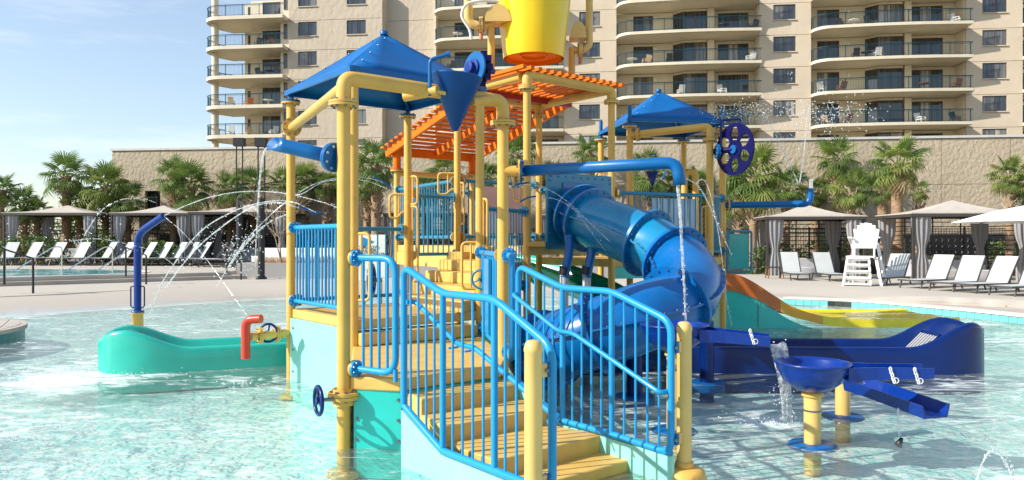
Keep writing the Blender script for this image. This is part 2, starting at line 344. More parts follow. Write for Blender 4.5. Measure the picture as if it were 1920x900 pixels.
# right deck with a tiled waterline
eo = catmull([(a, b, 0) for a, b in EDGE], 8)
rp = [(p.x, p.y) for p in eo]
deckr = struct(MB().prism(rp + [(60, -3), (60, 60), (7.4, 60)], -.55, RD-.05).build('deck', DECKR))
cop = [];
inn = rp; outp = [(p[0]+.34*(1 if i > 8 else .7), p[1]+.34*(.25 if i > 16 else .8)) for i, p in enumerate(rp)]
mcop = MB()
mcop.loft([[V(a[0]-.03, a[1], RD-.05), V(a[0]-.03, a[1], RD-.004), V(b[0], b[1], RD-.002), V(b[0], b[1], RD-.05)] for a, b in zip(inn, outp)], False)
mcop.build('coping', concrete('pale_coping', (.66, .60, .52)), deckr)
def clip(poly, a, b):                # keep the part of poly left of a->b
    out = []; 
    for i in range(len(poly)):
        p, q = poly[i], poly[(i+1) % len(poly)]
        sp = (b[0]-a[0])*(p[1]-a[1])-(b[1]-a[1])*(p[0]-a[0]); sq = (b[0]-a[0])*(q[1]-a[1])-(b[1]-a[1])*(q[0]-a[0])
        if sp >= 0: out.append(p)
        if sp*sq < 0: t = sp/(sp-sq); out.append((p[0]+(q[0]-p[0])*t, p[1]+(q[1]-p[1])*t))
    return out
def slabs(region, ang, cell, z0, z1, parent, mt, gap=.014, bounds=(-45, -5, 45, 60)):
    ca, sa = math.cos(ang), math.sin(ang); n = 0
    for i in range(-40, 41):
        for j in range(-40, 41):
            c = [(i*cell+gap, j*cell+gap), ((i+1)*cell-gap, j*cell+gap), ((i+1)*cell-gap, (j+1)*cell-gap), (i*cell+gap, (j+1)*cell-gap)]
            q = [(x*ca-y*sa, x*sa+y*ca) for x, y in c]
            if max(p[0] for p in q) < bounds[0] or min(p[0] for p in q) > bounds[2] or max(p[1] for p in q) < bounds[1] or min(p[1] for p in q) > bounds[3]: continue
            for a, b in zip(region, region[1:]+region[:1]):
                q = clip(q, a, b)
                if len(q) < 3: break
            if len(q) < 3: continue
            MB().prism(q, z0, z1).build('slab', mt, parent); n += 1
    return n
slabs([(10.95, 14.6), (30, 14.6), (30, 31), (7.75, 31), (7.75, 20.45), (9.0, 19.65), (9.75, 18.6), (10.45, 17.1)], -.12, 3.2, RD-.05, RD, deckr, DECKR, bounds=(6, 10, 30, 31))
tl = bpy.data.meshes.new('tile')
tm = MB().box((0,0,0), (.185, .03, .125)); tl.from_pydata(tm.v, [], tm.f)
TILE = mat('turquoise_tile', (.16, .62, .60), .15, var=.12, vscale=1.5, coat=.4); TILEB = mat('black_tile', (.03, .04, .04), .2)
tl.materials.append(TILE); tl2 = tl.copy(); tl2.materials.clear(); tl2.materials.append(TILEB)
pw = MB().loft([[V(a[0]+.012, a[1]+.012, -.3), V(a[0]+.012, a[1]+.012, RD-.05)] for a in rp], False).build('tile_band', mat('grout', (.5,.55,.53), .8), deckr)
acc = 0; nt = 0
for a, b in zip(rp[:-1], rp[1:]):
    seg = math.hypot(b[0]-a[0], b[1]-a[1]); ang = math.atan2(b[1]-a[1], b[0]-a[0])
    while acc < seg:
        t = acc/seg; x, y = a[0]+(b[0]-a[0])*t, a[1]+(b[1]-a[1])*t
        if y > 9:
            for r_ in range(1):
                o = bpy.data.objects.new('tile', tl2 if nt in (6, 7, 8, 34, 35, 36) else tl); S.collection.objects.link(o); o.parent = pw
                o.location = (x+.004*math.sin(ang), y-.004*math.cos(ang), .068); o.rotation_euler = (0, 0, ang)
            nt += 1
        acc += .20
    acc -= seg
# left upper deck and its steps
sA, sB = V(-24, 17.2, 0), V(-9.9, 27.9, 0)      # foot line of the lowest riser
sd = (sB-sA).normalized(); sn = V(-sd.y, sd.x, 0)
plaza_poly = [(sA.x, sA.y), (sB.x, sB.y), (-6, 33), (6, 33), (6, 60), (-60, 60), (-60, 0)]
def offl(k): a = sA + sn*k; b = sB + sn*k; return a, b
a1, b1 = offl(0); a2, b2 = offl(.42)
st = struct(MB().prism([(a1.x, a1.y), (b1.x, b1.y), (b1.x-3, b1.y+3), (a1.x-3, a1.y+3)], -.2, .425).build('step', STEPC))
a3, b3 = offl(.42); b3 = b3 - sd*.6
leftdeck = struct(MB().prism([(a3.x, a3.y), (b3.x, b3.y), (b3.x-.5, b3.y+1.2), (-9.8, 31), (-9.8, 60), (-60, 60), (-60, -5)], -.3, LD-.012).build('terrace', DECK))
pool2 = [(-15.2 + 5.3*math.cos(t)*1.0 - 6.5, 30.2 + 3.4*math.sin(t)) for t in [2*math.pi*i/48 for i in range(48)]]
slabs([(a3.x, a3.y), (b3.x, b3.y), (b3.x-.5, b3.y+1.2), (-12, 36), (-40, 36), (-40, 15)], .62, 3.0, LD-.012, LD, leftdeck, DECK, bounds=(-34, 14, -9, 36))
def ell(cx, cy, rx, ry, n=48, rot=0.0):
    return [(cx+rx*math.cos(t)*math.cos(rot)-ry*math.sin(t)*math.sin(rot), cy+rx*math.cos(t)*math.sin(rot)+ry*math.sin(t)*math.cos(rot)) for t in [2*math.pi*i/n for i in range(n)]]
PC = (-21.2, 26.5, 7.5, 3.7, .12)
mcp = MB().prism(ell(*PC[:2], PC[2]+.35, PC[3]+.35, 48, PC[4]), LD+.002, LD+.02); mcp.build('coping', concrete('pale_coping', 0), leftdeck)
MB().add([(p[0], p[1], LD+.022) for p in ell(PC[0], PC[1], PC[2], PC[3], 48, PC[4])], [tuple(range(48))]).build('far_pool_floor', mat('far_pool_turquoise', (.04, .50, .52), .5, vscale=1.5, var=.25), leftdeck)
mt2 = MB(); inner = ell(PC[0], PC[1], PC[2], PC[3], 48, PC[4]); 
mt2.add([(p[0], p[1], LD+.026) for p in inner], [tuple(range(48))])
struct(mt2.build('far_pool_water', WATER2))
# round deck corner at far left, plaza slabs
rd = struct(MB().prism(ell(-10.75, 12.9, 2.0, 2.0, 64), .13, .20).build('round_deck', DECK))
MB().prism(ell(-10.75, 12.9, 1.96, 1.96, 64), -.3, .129).build('tile_band', mat('teal_tile', (.03, .22, .22), .3, var=.2, vscale=9), rd)
for q in range(1):
    slabs([(-10.75+1.9*math.cos(t), 12.9+1.9*math.sin(t)) for t in [2*math.pi*i/24 for i in range(24)]], .5, 1.6, .20, .206, rd, DECK, bounds=(-13.5, 10, -8, 16))
pl = struct(MB().prism([(-34, 6), (-19, 13.5), (-12.2, 20.2), (-9.2, 24.4), (-6.5, 25.6), (-6, 27.2), (6.5, 27.2), (6.5, 60), (-60, 60), (-60, 6)], -.3, .292).build('plaza', DECK))
slabs([(-34, 6.6), (-19, 13.9), (-12.3, 20.6), (-9.3, 24.8), (-6.5, 25.8), (-3, 26.2), (-3, 30), (-9.6, 30), (sB.x, sB.y), (sA.x, sA.y)], .52, 2.2, .292, .302, pl, DECK, bounds=(-26, 10, -2, 31))
# planting strip behind, far ground
struct(MB().prism([(-60, 36.5), (60, 32.5), (60, 60), (-60, 60)], -.3, .585).build('planting_bed', SOIL))
# ------------------------------------------------------------------ apartment tower
TH = R(6.87); ec, es = math.cos(TH), math.sin(TH)
def fa(x, d0=72.0):                  # distance along a facade plane (depth d0 on the axis) seen at photo pixel x
    k = (x-960)/F; return d0*k/(ec + k*es)
BASE = (0, 72, 0)
tower = thing('apartment_building', 'tall beige apartment tower with rows of curved balconies behind the pool', 'building', (0, 72, 0))
# tower-local frame: u along the facade, w outward (to the camera), z up
def T(u, w, z): return V(u*ec - w*es*1.0, 72 - u*es - w*ec, z)
def tbox(m, u0, u1, w0, w1, z0, z1):
    vs = [T(u, w, z) for u in (u0, u1) for w in (w0, w1) for z in (z0, z1)]
    m.add(vs, [(0,1,3,2),(4,6,7,5),(0,4,5,1),(2,3,7,6),(0,2,6,4),(1,5,7,3)]); return m
FH = 2.95; Z0 = 12.19                # slab tops at Z0 + k*FH
LEV = list(range(-1, 5)); ZB = Z0-FH*1.9; 
def win(u0, u1, z0, z1, w, panes=2, parent=tower, g=None, fr=.06, rec=.12):
    m = MB(); t = .06
    tbox(m, u0, u1, w-rec, w-rec+t, z0, z0+fr); tbox(m, u0, u1, w-rec, w-rec+t, z1-fr, z1)
    tbox(m, u0, u0+fr, w-rec, w-rec+t, z0+fr, z1-fr); tbox(m, u1-fr, u1, w-rec, w-rec+t, z0+fr, z1-fr)
    for i in range(1, panes):
        c = lerp(u0, u1, i/panes); tbox(m, c-fr/2, c+fr/2, w-rec, w-rec+t, z0+fr, z1-fr)
    o = m.build('window', FRAME, parent)
    for i in range(panes):
        a, b = lerp(u0, u1, i/panes)+fr/2, lerp(u0, u1, (i+1)/panes)-fr/2
        gg = g or random.choice([GLASS, GLASS, GLASS, GLASS, GLASS2, GLASS2, GLASS3])
        tbox(MB(), a, b, w-rec-.03, w-rec+.02, z0+fr, z1-fr).build('pane', gg, o)
    return o
def wall_panel(u0, u1, z0, z1, w, holes, mt, th=.25, name='wall_panel'):
    g = .018; m = MB(); u0 += g; u1 -= g; z0 += g; z1 -= g
    us = sorted(set([u0, u1] + [h[0] for h in holes] + [h[1] for h in holes]))
    for a, b in zip(us[:-1], us[1:]):
        hh = [h for h in holes if h[0] <= a+1e-6 and h[1] >= b-1e-6]
        if not hh: tbox(m, a, b, w-th, w, z0, z1)
        else: h = hh[0]; tbox(m, a, b, w-th, w, z0, h[2]); tbox(m, a, b, w-th, w, h[3], z1)
    return m.build(name, mt, tower)
def wall_column(x0, x1, wins, w, mt):
    u0, u1 = fa(x0), fa(x1); tbox(MB(), u0+.03, u1-.03, w-.4, w-.252, ZB, Z0+FH*4.9).build('wall_backing', SOILW, tower)
    for k in LEV:
        zb = Z0+FH*k-.35; holes = [(fa(a), fa(b), Z0+FH*k+1.07, Z0+FH*k+2.47) for a, b in wins]
        wall_panel(u0, u1, zb, zb+FH, w, holes, mt)
        for h in holes:
            win(h[0], h[1], h[2], h[3], w)
            tbox(MB(), h[0]-.06, h[1]+.06, w-.02, w+.10, h[2]-.09, h[2]-.004).build('window_sill', mt, tower)
SOILW = mat('wall_joint_shadow_gap', (.30, .24, .18), .9)
wall_column(541, 717, [(559, 594), (650, 686)], 0.0, STUC)
wall_column(717, 816, [], -1.2, STUC)
tbox(MB(), fa(717)-.25, fa(717), -1.2, 0-.26, ZB, Z0+FH*4.9).build('return_wall', STUC, tower)
wall_column(1058, 1156, [(1086, 1125)], 0.0, STUCS)
wall_column(1423, 1521, [(1450, 1492)], 0.0, STUCS)
wall_column(1811, 1918, [(1842, 1888)], 0.0, STUCS)
wall_column(1990, 2070, [(2010, 2045)], 0.0, STUCS)
def rail_path(x0, x1, left_round=True, out=1.5):
    u0, u1 = fa(x0), fa(x1); r = 1.5; pts = []
    if left_round:
        for i in range(9):
            a = math.pi - math.pi/2*i/8; pts.append((u0+r+r*math.cos(a), out-r+r*math.sin(a)))
        pts[0:0] = [(u0, -.1)]
    else: pts = [(u0, out)]
    bow = [(lerp(u0+r, u1, t), out + .30*math.sin(math.pi*t)) for t in [i/8 for i in range(1, 9)]]
    return pts + bow
RAILMESH = {}
def balcony(x0, x1, k, doors, piers, bay, left_round=True, depth=1.9):
    zs = Z0+FH*k; path = rail_path(x0, x1, left_round)

    u0, u1 = fa(x0), fa(x1)
    m = MB(); outline = [T(u, w, 0) for u, w in path] + [T(u1, -depth, 0), T(u0, -depth, 0)]
    m.prism([(p.x, p.y) for p in outline], zs-.26, zs-.02); m.prism([(p.x, p.y) for p in outline], zs-.02, zs)
    bal = m.build('balcony', CREAM, tower)
    rp_ = [(u+.09*(1 if i < 3 and left_round else 0), w-.10) for i, (u, w) in enumerate(path)]; P3 = [T(u, w, 0) for u, w in rp_]
    rr = MB()
    for z, r_ in ((1.10, .045), (.10, .02), (.98, .018)):
        rr.tube([p + V(0, 0, zs+z) for p in P3], r_, 5)
    # posts each 1.5 m, balusters each 0.11 m
    bl = MB(); acc = 0; cnt = 0; tot = 0
    for a, c in zip(P3[:-1], P3[1:]):
        L_ = (c-a).length; d = (c-a).normalized()
        while acc < L_:
            p = a + d*acc
            if cnt % 13 == 0: rr.box((p.x, p.y, zs+.55), (.06, .06, 1.1))
            else:
                bl.add([p+V(-.009, 0, zs+.1), p+V(.009, 0, zs+.1), p+V(.009, 0, zs+.98), p+V(-.009, 0, zs+.98), p+V(0, .018, zs+.1), p+V(0, .018, zs+.98)], [(0,1,2,3),(1,4,5,2),(4,0,3,5)])
            acc += .135; cnt += 1
        acc -= L_
    r1 = rr.build('balcony_railing', RAILT, bal); bl.build('baluster', RAILT, bal, kind='stuff')
    # recess behind
    bw = MB(); hs = []; wl_ = -depth
    segs = sorted(doors); cur = u0
    for (a, c) in segs:
        ua, uc = fa(a), fa(c)
        tbox(bw, cur, ua, wl_-.2, wl_, zs, zs+FH-.3); tbox(bw, ua, uc, wl_-.2, wl_, zs+2.42, zs+FH-.3); cur = uc
    tbox(bw, cur, u1, wl_-.2, wl_, zs, zs+FH-.3)
    if not left_round or x0 > 600:
        tbox(bw, u0-.22, u0+.02, wl_, -.27, zs, zs+FH-.3)
    tbox(bw, u1-.02, u1+.22, wl_, -.27, zs, zs+FH-.3)
    bw.build('recess_wall', CREAM, bal)
    for (a, c) in segs: win(fa(a), fa(c), zs+.01, zs+2.42, wl_, 3 if c-a > 45 else 2, bal, rec=.12)
    for (a, c) in piers: tbox(MB(), fa(a), fa(c), wl_+.003, wl_+1.0, zs+.002, zs+FH-.302).build('pier', CREAM, bal)
    for (a, c) in bay:
        ua, uc = fa(a), fa(c); w = wl_+.9
        tbox(MB(), ua, uc, wl_+.003, w-.02, zs+2.45, zs+FH-.302).build('bay_head', CREAM, bal)
        win(ua, uc, zs+.01, zs+2.45, w, 2, bal, rec=.08)
        # narrow slanted pane on the left of the bay
        s = fa(a-(18 if c-a > 30 else 8)); q = MB(); A, B = T(s, wl_+.003, zs+.01), T(ua-.01, w-.05, zs+.01); h = V(0, 0, 2.4)
        q.add([A, B, B+h, A+h], [(0, 1, 2, 3)]); pn = solid(q.build('bay_side_pane', GLASS, bal), .05, 0)
        q2 = MB(); 
        for e in (A, B): q2.bar(e, e+h, .07, .07)
        q2.bar(A+h, B+h, .07, .07); q2.build('bay_frame', FRAME, bal)
        q3 = MB(); q3.add([A+h, B+h, V(B.x, B.y, zs+FH-.302), V(A.x, A.y, zs+FH-.302)], [(0,1,2,3)]); solid(q3.build('bay_head', CREAM, bal), .05, 0)
    # wall lamp
    if x0 > 600:
        p = T(fa(lerp(x0, x1, .285)), wl_+.08, zs+2.05); MB().box(p, (.22, .14, .3)).build('wall_lamp', WHITE, bal)
    return bal
BALS = []
for k in LEV:
    BALS.append(('b4', k, balcony(1521, 1810, k, [(1543, 1586), (1720, 1786)], [(1704, 1717)], [(1654, 1702)])))
    BALS.append(('b3', k, balcony(1156, 1422, k, [(1189, 1227), (1352, 1411)], [(1329, 1342)], [(1284, 1328)])))
    BALS.append(('b2', k, balcony(816, 1058, k, [(845, 883), (990, 1045)], [(968, 980)], [(926, 967)])))
    BALS.append(('b5', k, balcony(1918, 1990, k, [(1930, 1970)], [], [])))
# corner balconies at the left end, open to the sky beyond
for k in LEV:
    zs = Z0+FH*k; u0, u1 = fa(386), fa(540); r = 1.9
    path = [(u0+1.1, -3.6), (u0+.25, -2.2)] + [(u0+r+r*math.cos(math.pi-math.pi/2*i/8), 1.3-r+r*math.sin(math.pi-math.pi/2*i/8)) for i in range(9)] + [(lerp(u0+r, u1, i/4), 1.3) for i in range(1, 5)]
    outl = [T(u, w, 0) for u, w in path] + [T(u1, -3.6, 0)]
    bal = MB().prism([(p.x, p.y) for p in outl], zs-.34, zs).build('balcony', CREAM, tower)
    P3 = [T(u+.06, w-.09, 0) for u, w in path]; rr = MB(); bl = MB(); acc = 0; cnt = 0
    for z, r_ in ((1.10, .045), (.10, .02), (.98, .018)): rr.tube([p+V(0, 0, zs+z) for p in P3], r_, 5)
    for a, c in zip(P3[:-1], P3[1:]):
        L_ = (c-a).length; d = (c-a).normalized()
        while acc < L_:
            p = a+d*acc
            if cnt % 13 == 0: rr.box((p.x, p.y, zs+.55), (.06, .06, 1.1))
            else: bl.add([p+V(-.009, 0, zs+.1), p+V(.009, 0, zs+.1), p+V(.009, 0, zs+.98), p+V(-.009, 0, zs+.98), p+V(0, .018, zs+.1), p+V(0, .018, zs+.98)], [(0,1,2,3),(1,4,5,2),(4,0,3,5)])
            acc += .135; cnt += 1
        acc -= L_
    rr.build('balcony_railing', RAILT, bal); bl.build('baluster', RAILT, bal, kind='stuff')
    MB().lathe([(.34, zs), (.34, zs+FH-.34)], T(u0+.95, -.1, 0), n=16).build('column', CREAM, bal)
    bw = MB(); tbox(bw, fa(449), fa(472), -3.0, -2.4, zs, zs+FH-.34); tbox(bw, fa(522), u1, -2.6, -2.4, zs, zs+FH-.34); tbox(bw, fa(472), fa(522), -2.6, -2.4, zs+2.42, zs+FH-.34)
    tbox(bw, fa(436), fa(449)-.01, -3.5, -3.3, zs+2.3, zs+FH-.34); tbox(bw, fa(430), fa(436), -3.5, -3.3, zs, zs+FH-.34)
    bw.build('recess_wall', CREAM, bal)
    win(fa(472), fa(522), zs+.01, zs+2.42, -2.4, 3, bal); win(fa(436), fa(449)-.02, zs+.01, zs+2.3, -3.3, 1, bal)
    sw = MB(); tbox(sw, u1-.9, u1+.02, -.4, -.27, zs, zs+FH-.34); sw.build('side_wall', CREAM, bal)
    win(u1-.55, u1-.2, zs+.9, zs+2.4, -.20, 1, bal, rec=.07)
# upper mass that closes the tower behind the recesses
tbox(MB(), fa(541), fa(2070), -16, -2.45, ZB, Z0+FH*5.2).build('core_wall', STUC, tower)
# tiny balcony furniture, each a thing
def bfurn(bname, k, fx, kind, mt, label):
    x0, x1 = {'b4': (1521, 1810), 'b3': (1156, 1422), 'b2': (816, 1058), 'b1': (386, 540)}[bname]
    p = T(fa(lerp(x0, x1, fx)), .35 if bname != 'b1' else -.2, Z0+FH*k)
    a = random.uniform(0, 6.28)
    if kind == 'chair':
        t = thing('patio_chair', label, 'chair', p, 'patio furniture on the tower balconies'); m = MB(); m2 = MB()
        ca, sa = math.cos(a), math.sin(a)
        def q(x, y, z): return V(x*ca-y*sa, x*sa+y*ca, z) + p
        for sx in (-.26, .26):
            for sy in (-.26, .26): m.bar(q(sx, sy, 0), q(sx, sy, .62 if sy < 0 else .45), .05, .05)
            m.bar(q(sx, -.26, .62), q(sx, .3, .62), .07, .05)
        m2.bar(q(0, -.3, .43), q(0, .28, .40), .54, .05, (0, 0, 1)); m.build('frame', mt, t); m2.build('seat', mt, t)
        MB().bar(q(0, .26, .42), q(0, .42, 1.05), .54, .05, (0, 1, 0)).build('backrest', mt, t)
    else:
        t = thing('patio_table', label, 'table', p, 'patio furniture on the tower balconies'); MB().lathe([(.001, .72), (.5, .72), (.5, .68), (.001, .68)], p, n=16, sharp=True).build('tabletop', mt, t)
        m = MB(); m.cyl(p, p+V(0, 0, .68), .05, 8); m.lathe([(.001, .05), (.3, .03), (.3, 0)], p, n=12); m.build('leg', mt, t)
DKF = mat('dark_patio_furniture', (.03, .03, .035), .6); WHF = mat('white_patio_furniture', (.75, .74, .70), .6); TNF = mat('tan_patio_furniture', (.55, .38, .22), .7); ORF = mat('orange_lounge_cloth', (.75, .20, .05), .8); BRF = mat('brown_patio_furniture', (.13, .06, .035), .7)
FL = {0: 'lowest visible', 1: 'second lowest', 2: 'third', 3: 'fourth', -1: 'hidden'}
BN = {'b1': 'left corner stack', 'b2': 'stack behind the bucket', 'b3': 'middle stack', 'b4': 'right stack'}
for bn, k, fx, kd, mt, cw in [
    ('b4', 0, .08, 'chair', TNF, 'tan'), ('b4', 0, .22, 'chair', BRF, 'brown'), ('b4', 0, .70, 'chair', WHF, 'white'), ('b4', 0, .93, 'chair', DKF, 'dark'),
    ('b4', 1, .06, 'chair', WHF, 'white'), ('b4', 1, .18, 'chair', BRF, 'brown'), ('b4', 1, .72, 'table', BRF, 'brown'), ('b4', 1, .92, 'chair', BRF, 'reddish brown'),
    ('b4', 2, .28, 'chair', DKF, 'black'), ('b4', 2, .35, 'table', DKF, 'black'), ('b4', 2, .42, 'chair', WHF, 'white'),
    ('b4', 3, .18, 'chair', DKF, 'black'), ('b4', 3, .27, 'table', WHF, 'white'), ('b4', 3, .37, 'chair', DKF, 'dark grey'), ('b4', 3, .93, 'chair', WHF, 'white'),
    ('b3', 2, .11, 'table', WHF, 'white'), ('b3', 2, .20, 'chair', TNF, 'tan'), ('b3', 2, .37, 'chair', DKF, 'dark'), ('b3', 2, .93, 'chair', WHF, 'white'),
    ('b3', 1, .45, 'chair', WHF, 'white'), ('b3', 1, .75, 'chair', WHF, 'pale grey'), ('b3', 1, .90, 'chair', DKF, 'dark grey'), ('b3', 3, .75, 'table', DKF, 'dark'), ('b3', 3, .95, 'chair', DKF, 'dark'),
    ('b2', 3, .18, 'table', WHF, 'white'), ('b2', 2, .12, 'chair', DKF, 'dark'), ('b2', 1, .30, 'chair', WHF, 'white'),
    ('b1', 0, .28, 'chair', WHF, 'white'), ('b1', 0, .52, 'chair', TNF, 'tan'), ('b1', 0, .80, 'chair', WHF, 'pale'), ('b1', 1, .30, 'chair', TNF, 'tan'), ('b1', 1, .50, 'chair', ORF, 'orange'), ('b1', 1, .75, 'table', WHF, 'white'),
    ('b1', 2, .66, 'chair', DKF, 'black'), ('b1', 2, .76, 'table', DKF, 'black'), ('b1', 2, .86, 'chair', DKF, 'dark'), ('b1', 3, .62, 'chair', DKF, 'dark'), ('b1', 3, .78, 'chair', BRF, 'brown'), ('b1', 4, .86, 'chair', DKF, 'dark')]:
    bfurn(bn, k, fx, kd, mt, '%s patio %s, %s, %s balcony of the %s' % (cw, kd, 'left side' if fx < .25 else 'left of middle' if fx < .5 else 'right of middle' if fx < .8 else 'right end', FL.get(k, 'top'), BN[bn]))

# ------------------------------------------------------------------ long wall behind the palms
D0 = 40.0
gw = thing('long_wall', 'long tan textured wall with metal coping behind the palm trees', 'wall', (0, D0, 0))
def G(u, w, z): return V(u*ec - w*es, D0 - u*es - w*ec, z)
def gbox(m, u0, u1, w0, w1, z0, z1):
    vs = [G(u, w, z) for u in (u0, u1) for w in (w0, w1) for z in (z0, z1)]
    return m.add(vs, [(0,1,3,2),(4,6,7,5),(0,4,5,1),(2,3,7,6),(0,2,6,4),(1,5,7,3)])
ga = lambda x: fa(x, D0)
WT = 6.85; uL, uR = ga(210), ga(2150)
edges = [uL, ga(300), ga(420), ga(545), ga(700), ga(840), ga(985), ga(1130), ga(1275), ga(1440), ga(1600), ga(1765), ga(1895), uR]
for i, (a, b) in enumerate(zip(edges[:-1], edges[1:])):
    for z0, z1 in ((4.55, WT), (2.3, 4.55), (.2, 2.3)):
        hole = None
        if i in (0, 1) and z1 == 4.55: hole = (lerp(a, b, .62 if i == 0 else .0)+.02, b-.02 if i == 0 else lerp(a, b, .15), 2.5, 4.55)
        m = MB()
        if i == 0 and z1 == 4.55: gbox(m, a+.012, ga(272), -.3, 0, z0, z1-.02)
        elif i == 2 and z1 == 4.55: gbox(m, a+1.6, b-.012, -.3, 0, z0, z1-.02)
        else: gbox(m, a+.012, b-.012, -.3, 0, z0, z1-.02)
        m.build('wall_panel', WALLM, gw)
gbox(MB(), uL-.02, uR, -.34, -.30, .2, WT-.02).build('wall_core', WALLM, gw)
gbox(MB(), uL-.06, uR, -.42, .07, WT, WT+.12).build('coping', COPE, gw)
for x in (273, 421): 
    a = ga(x); b = a+(1.1 if x == 273 else 1.5); m = MB()
    gbox(m, a, b, -.26, -.2, 2.3, 2.4); gbox(m, a, b, -.26, -.2, 4.4, 4.5); gbox(m, a, a+.07, -.26, -.2, 2.4, 4.4); gbox(m, b-.07, b, -.26, -.2, 2.4, 4.4); gbox(m, (a+b)/2-.03, (a+b)/2+.03, -.26, -.2, 2.4, 4.4); gbox(m, a+.07, b-.07, -.26, -.2, 3.3, 3.36)
    fr = m.build('window', BLACK, gw); gbox(MB(), a+.07, b-.07, -.29, -.27, 2.4, 4.4).build('pane', GLASS, fr)
# perforated block screen low on the wall behind the fence
def screen(x0, x1, z0=1.0, z1=2.05):
    t = MB(); u0, u1 = ga(x0), ga(x1); n = int((u1-u0)/.30); 
    o = thing('block_screen', 'dark pierced block screen set low in the tan wall behind the %s' % ('rightmost cabana' if x0 > 1500 else 'tube slide' if x0 > 1000 else 'play tower stairs' if x0 > 600 else 'left loungers'), 'screen', G(u0, .02, z0))
    gbox(MB(), u0, u1, .01, .03, z0, z1).build('backing', BLACK, o)
    for i in range(n):
        for j in range(int((z1-z0)/.30)):
            c = G(u0+.15+i*.30, .06, z0+.15+j*.30); t.tube([c + V(.10*math.cos(a), 0, .10*math.sin(a)) for a in [math.pi/2*q for q in range(4)]], .022, 4, closed=True, smooth=False)
    t.build('block_lattice', GREYC, o, kind='stuff')
screen(1640, 1920); screen(1150, 1460); screen(640, 900); screen(300, 560)

# ------------------------------------------------------------------ fence
FD = 38.4
def fence(x0, x1, gz, label):
    k0, k1 = (x0-960)/F, (x1-960)/F; u0, u1 = FD*k0/(ec+k0*es), FD*k1/(ec+k1*es)
    def Q(u, z): return V(u*ec, FD-u*es, z)
    o = thing('metal_fence', label, 'fence', Q(u0, gz)); H = 1.75
    m = MB()
    for z in (.15, H-.25, H-.05): m.bar(Q(u0, gz+z), Q(u1, gz+z), .03, .04)
    m.build('rail', BLACK, o)
    n = int((u1-u0)/2.3)
    for i in range(n+1):
        p = Q(lerp(u0, u1, i/max(1, n)), gz); MB().bar(p, p+V(0, 0, H+.06), .07, .07, (0, 1, 0)).build('post', BLACK, o)
    pk = MB(); q = int((u1-u0)/.125)
    for i in range(q):
        p = Q(u0+.125*i, gz)
        pk.add([p+V(-.011, 0, .1), p+V(.011, 0, .1), p+V(.011, 0, H), p+V(-.011, 0, H), p+V(0, .02, .1), p+V(0, .02, H)], [(0,1,2,3),(1,4,5,2),(4,0,3,5)])
    pk.build('picket', BLACK, o, kind='stuff')
fence(-60, 480, .58, 'black metal picket fence behind the left loungers and cabanas')
fence(480, 1150, .58, 'black metal picket fence seen through the play tower railings')
fence(1150, 2010, .58, 'black metal picket fence behind the right cabanas')

# ------------------------------------------------------------------ palms
LEAF = [mat('palm_leaf_%s' % n, c, .55, var=.25, vscale=2, spec=.4) for n, c in (('green', (.155, .235, .05)), ('dark', (.125, .20, .05)), ('light', (.25, .31, .07)), ('dry', (.40, .31, .16)))]
for l in LEAF:                       # leaves let some light through
    N = l.node_tree.nodes; L = l.node_tree.links; b = N['Principled BSDF']; out = [n for n in N if n.type == 'OUTPUT_MATERIAL'][0]
    tr = N.new('ShaderNodeBsdfTranslucent'); mx = N.new('ShaderNodeMixShader'); mx.inputs[0].default_value = .4
    cl = [k for k in L if k.to_socket == b.inputs['Base Color']][0].from_socket
    L.new(cl, tr.inputs[0]); L.new(b.outputs[0], mx.inputs[1]); L.new(tr.outputs[0], mx.inputs[2]); L.new(mx.outputs[0], out.inputs[0])
BARK = mat('palm_bark', (.34, .22, .13), .9, var=.35, vscale=6, bump=.03, bscale=14, stretch=(1, 1, 3))
BOOT = mat('palm_boot', (.27, .17, .10), .9, var=.4, vscale=5, bump=.02, bscale=20)
BOOTL = mat('pale_palm_boot', (.55, .44, .31), .85, var=.25, vscale=5)
def frond_mesh(seed, mt, droop=.25, dead=False):
    rnd = random.Random(seed); m = MB(); pl = rnd.uniform(.55, .8)
    m.bar((0,0,0), (pl*.5, 0, .04), .035, .02); m.bar((pl*.5, 0, .04), (pl, 0, .02), .028, .018)
    n = 22
    for i in range(n):
        a = R(-128 + 256*i/(n-1)) + rnd.uniform(-.04, .04); Ln = .82*(1-.25*abs(math.sin(a/2))**2)*rnd.uniform(.88, 1.08); w = .034
        d = V(math.cos(a), math.sin(a), 0); s = V(-math.sin(a), math.cos(a), 0); b = V(pl, 0, .02)
        fold = .10*abs(math.sin(a)); up = -.10 if dead else .0
        p1 = b + d*Ln*.38 + V(0, 0, fold*.5); p2 = b + d*Ln*.72 + V(0, 0, fold*.4 - droop*.28*Ln); p3 = b + d*Ln*.98 + V(0, 0, -droop*1.0*Ln - (rnd.random()*.25 if i % 2 else 0)) - d*droop*.25*Ln
        k1 = V(0, 0, .018)
        m.add([b, p1 - s*w + k1, p1, p1 + s*w + k1, p2 - s*w*.8 + k1, p2, p2 + s*w*.8 + k1, p3], [(0,1,2),(0,2,3),(1,4,5,2),(2,5,6,3),(4,7,5),(5,7,6)])
    me = bpy.data.meshes.new('frond'); me.from_pydata(m.v, [], m.f); me.materials.append(mt); return me
FR = {}
for ci, mt in enumerate(LEAF): FR[ci] = [frond_mesh(ci*10+i, mt, (.12, .3, .5, .75)[i], ci == 3) for i in range(4)]
PALMN = [0]
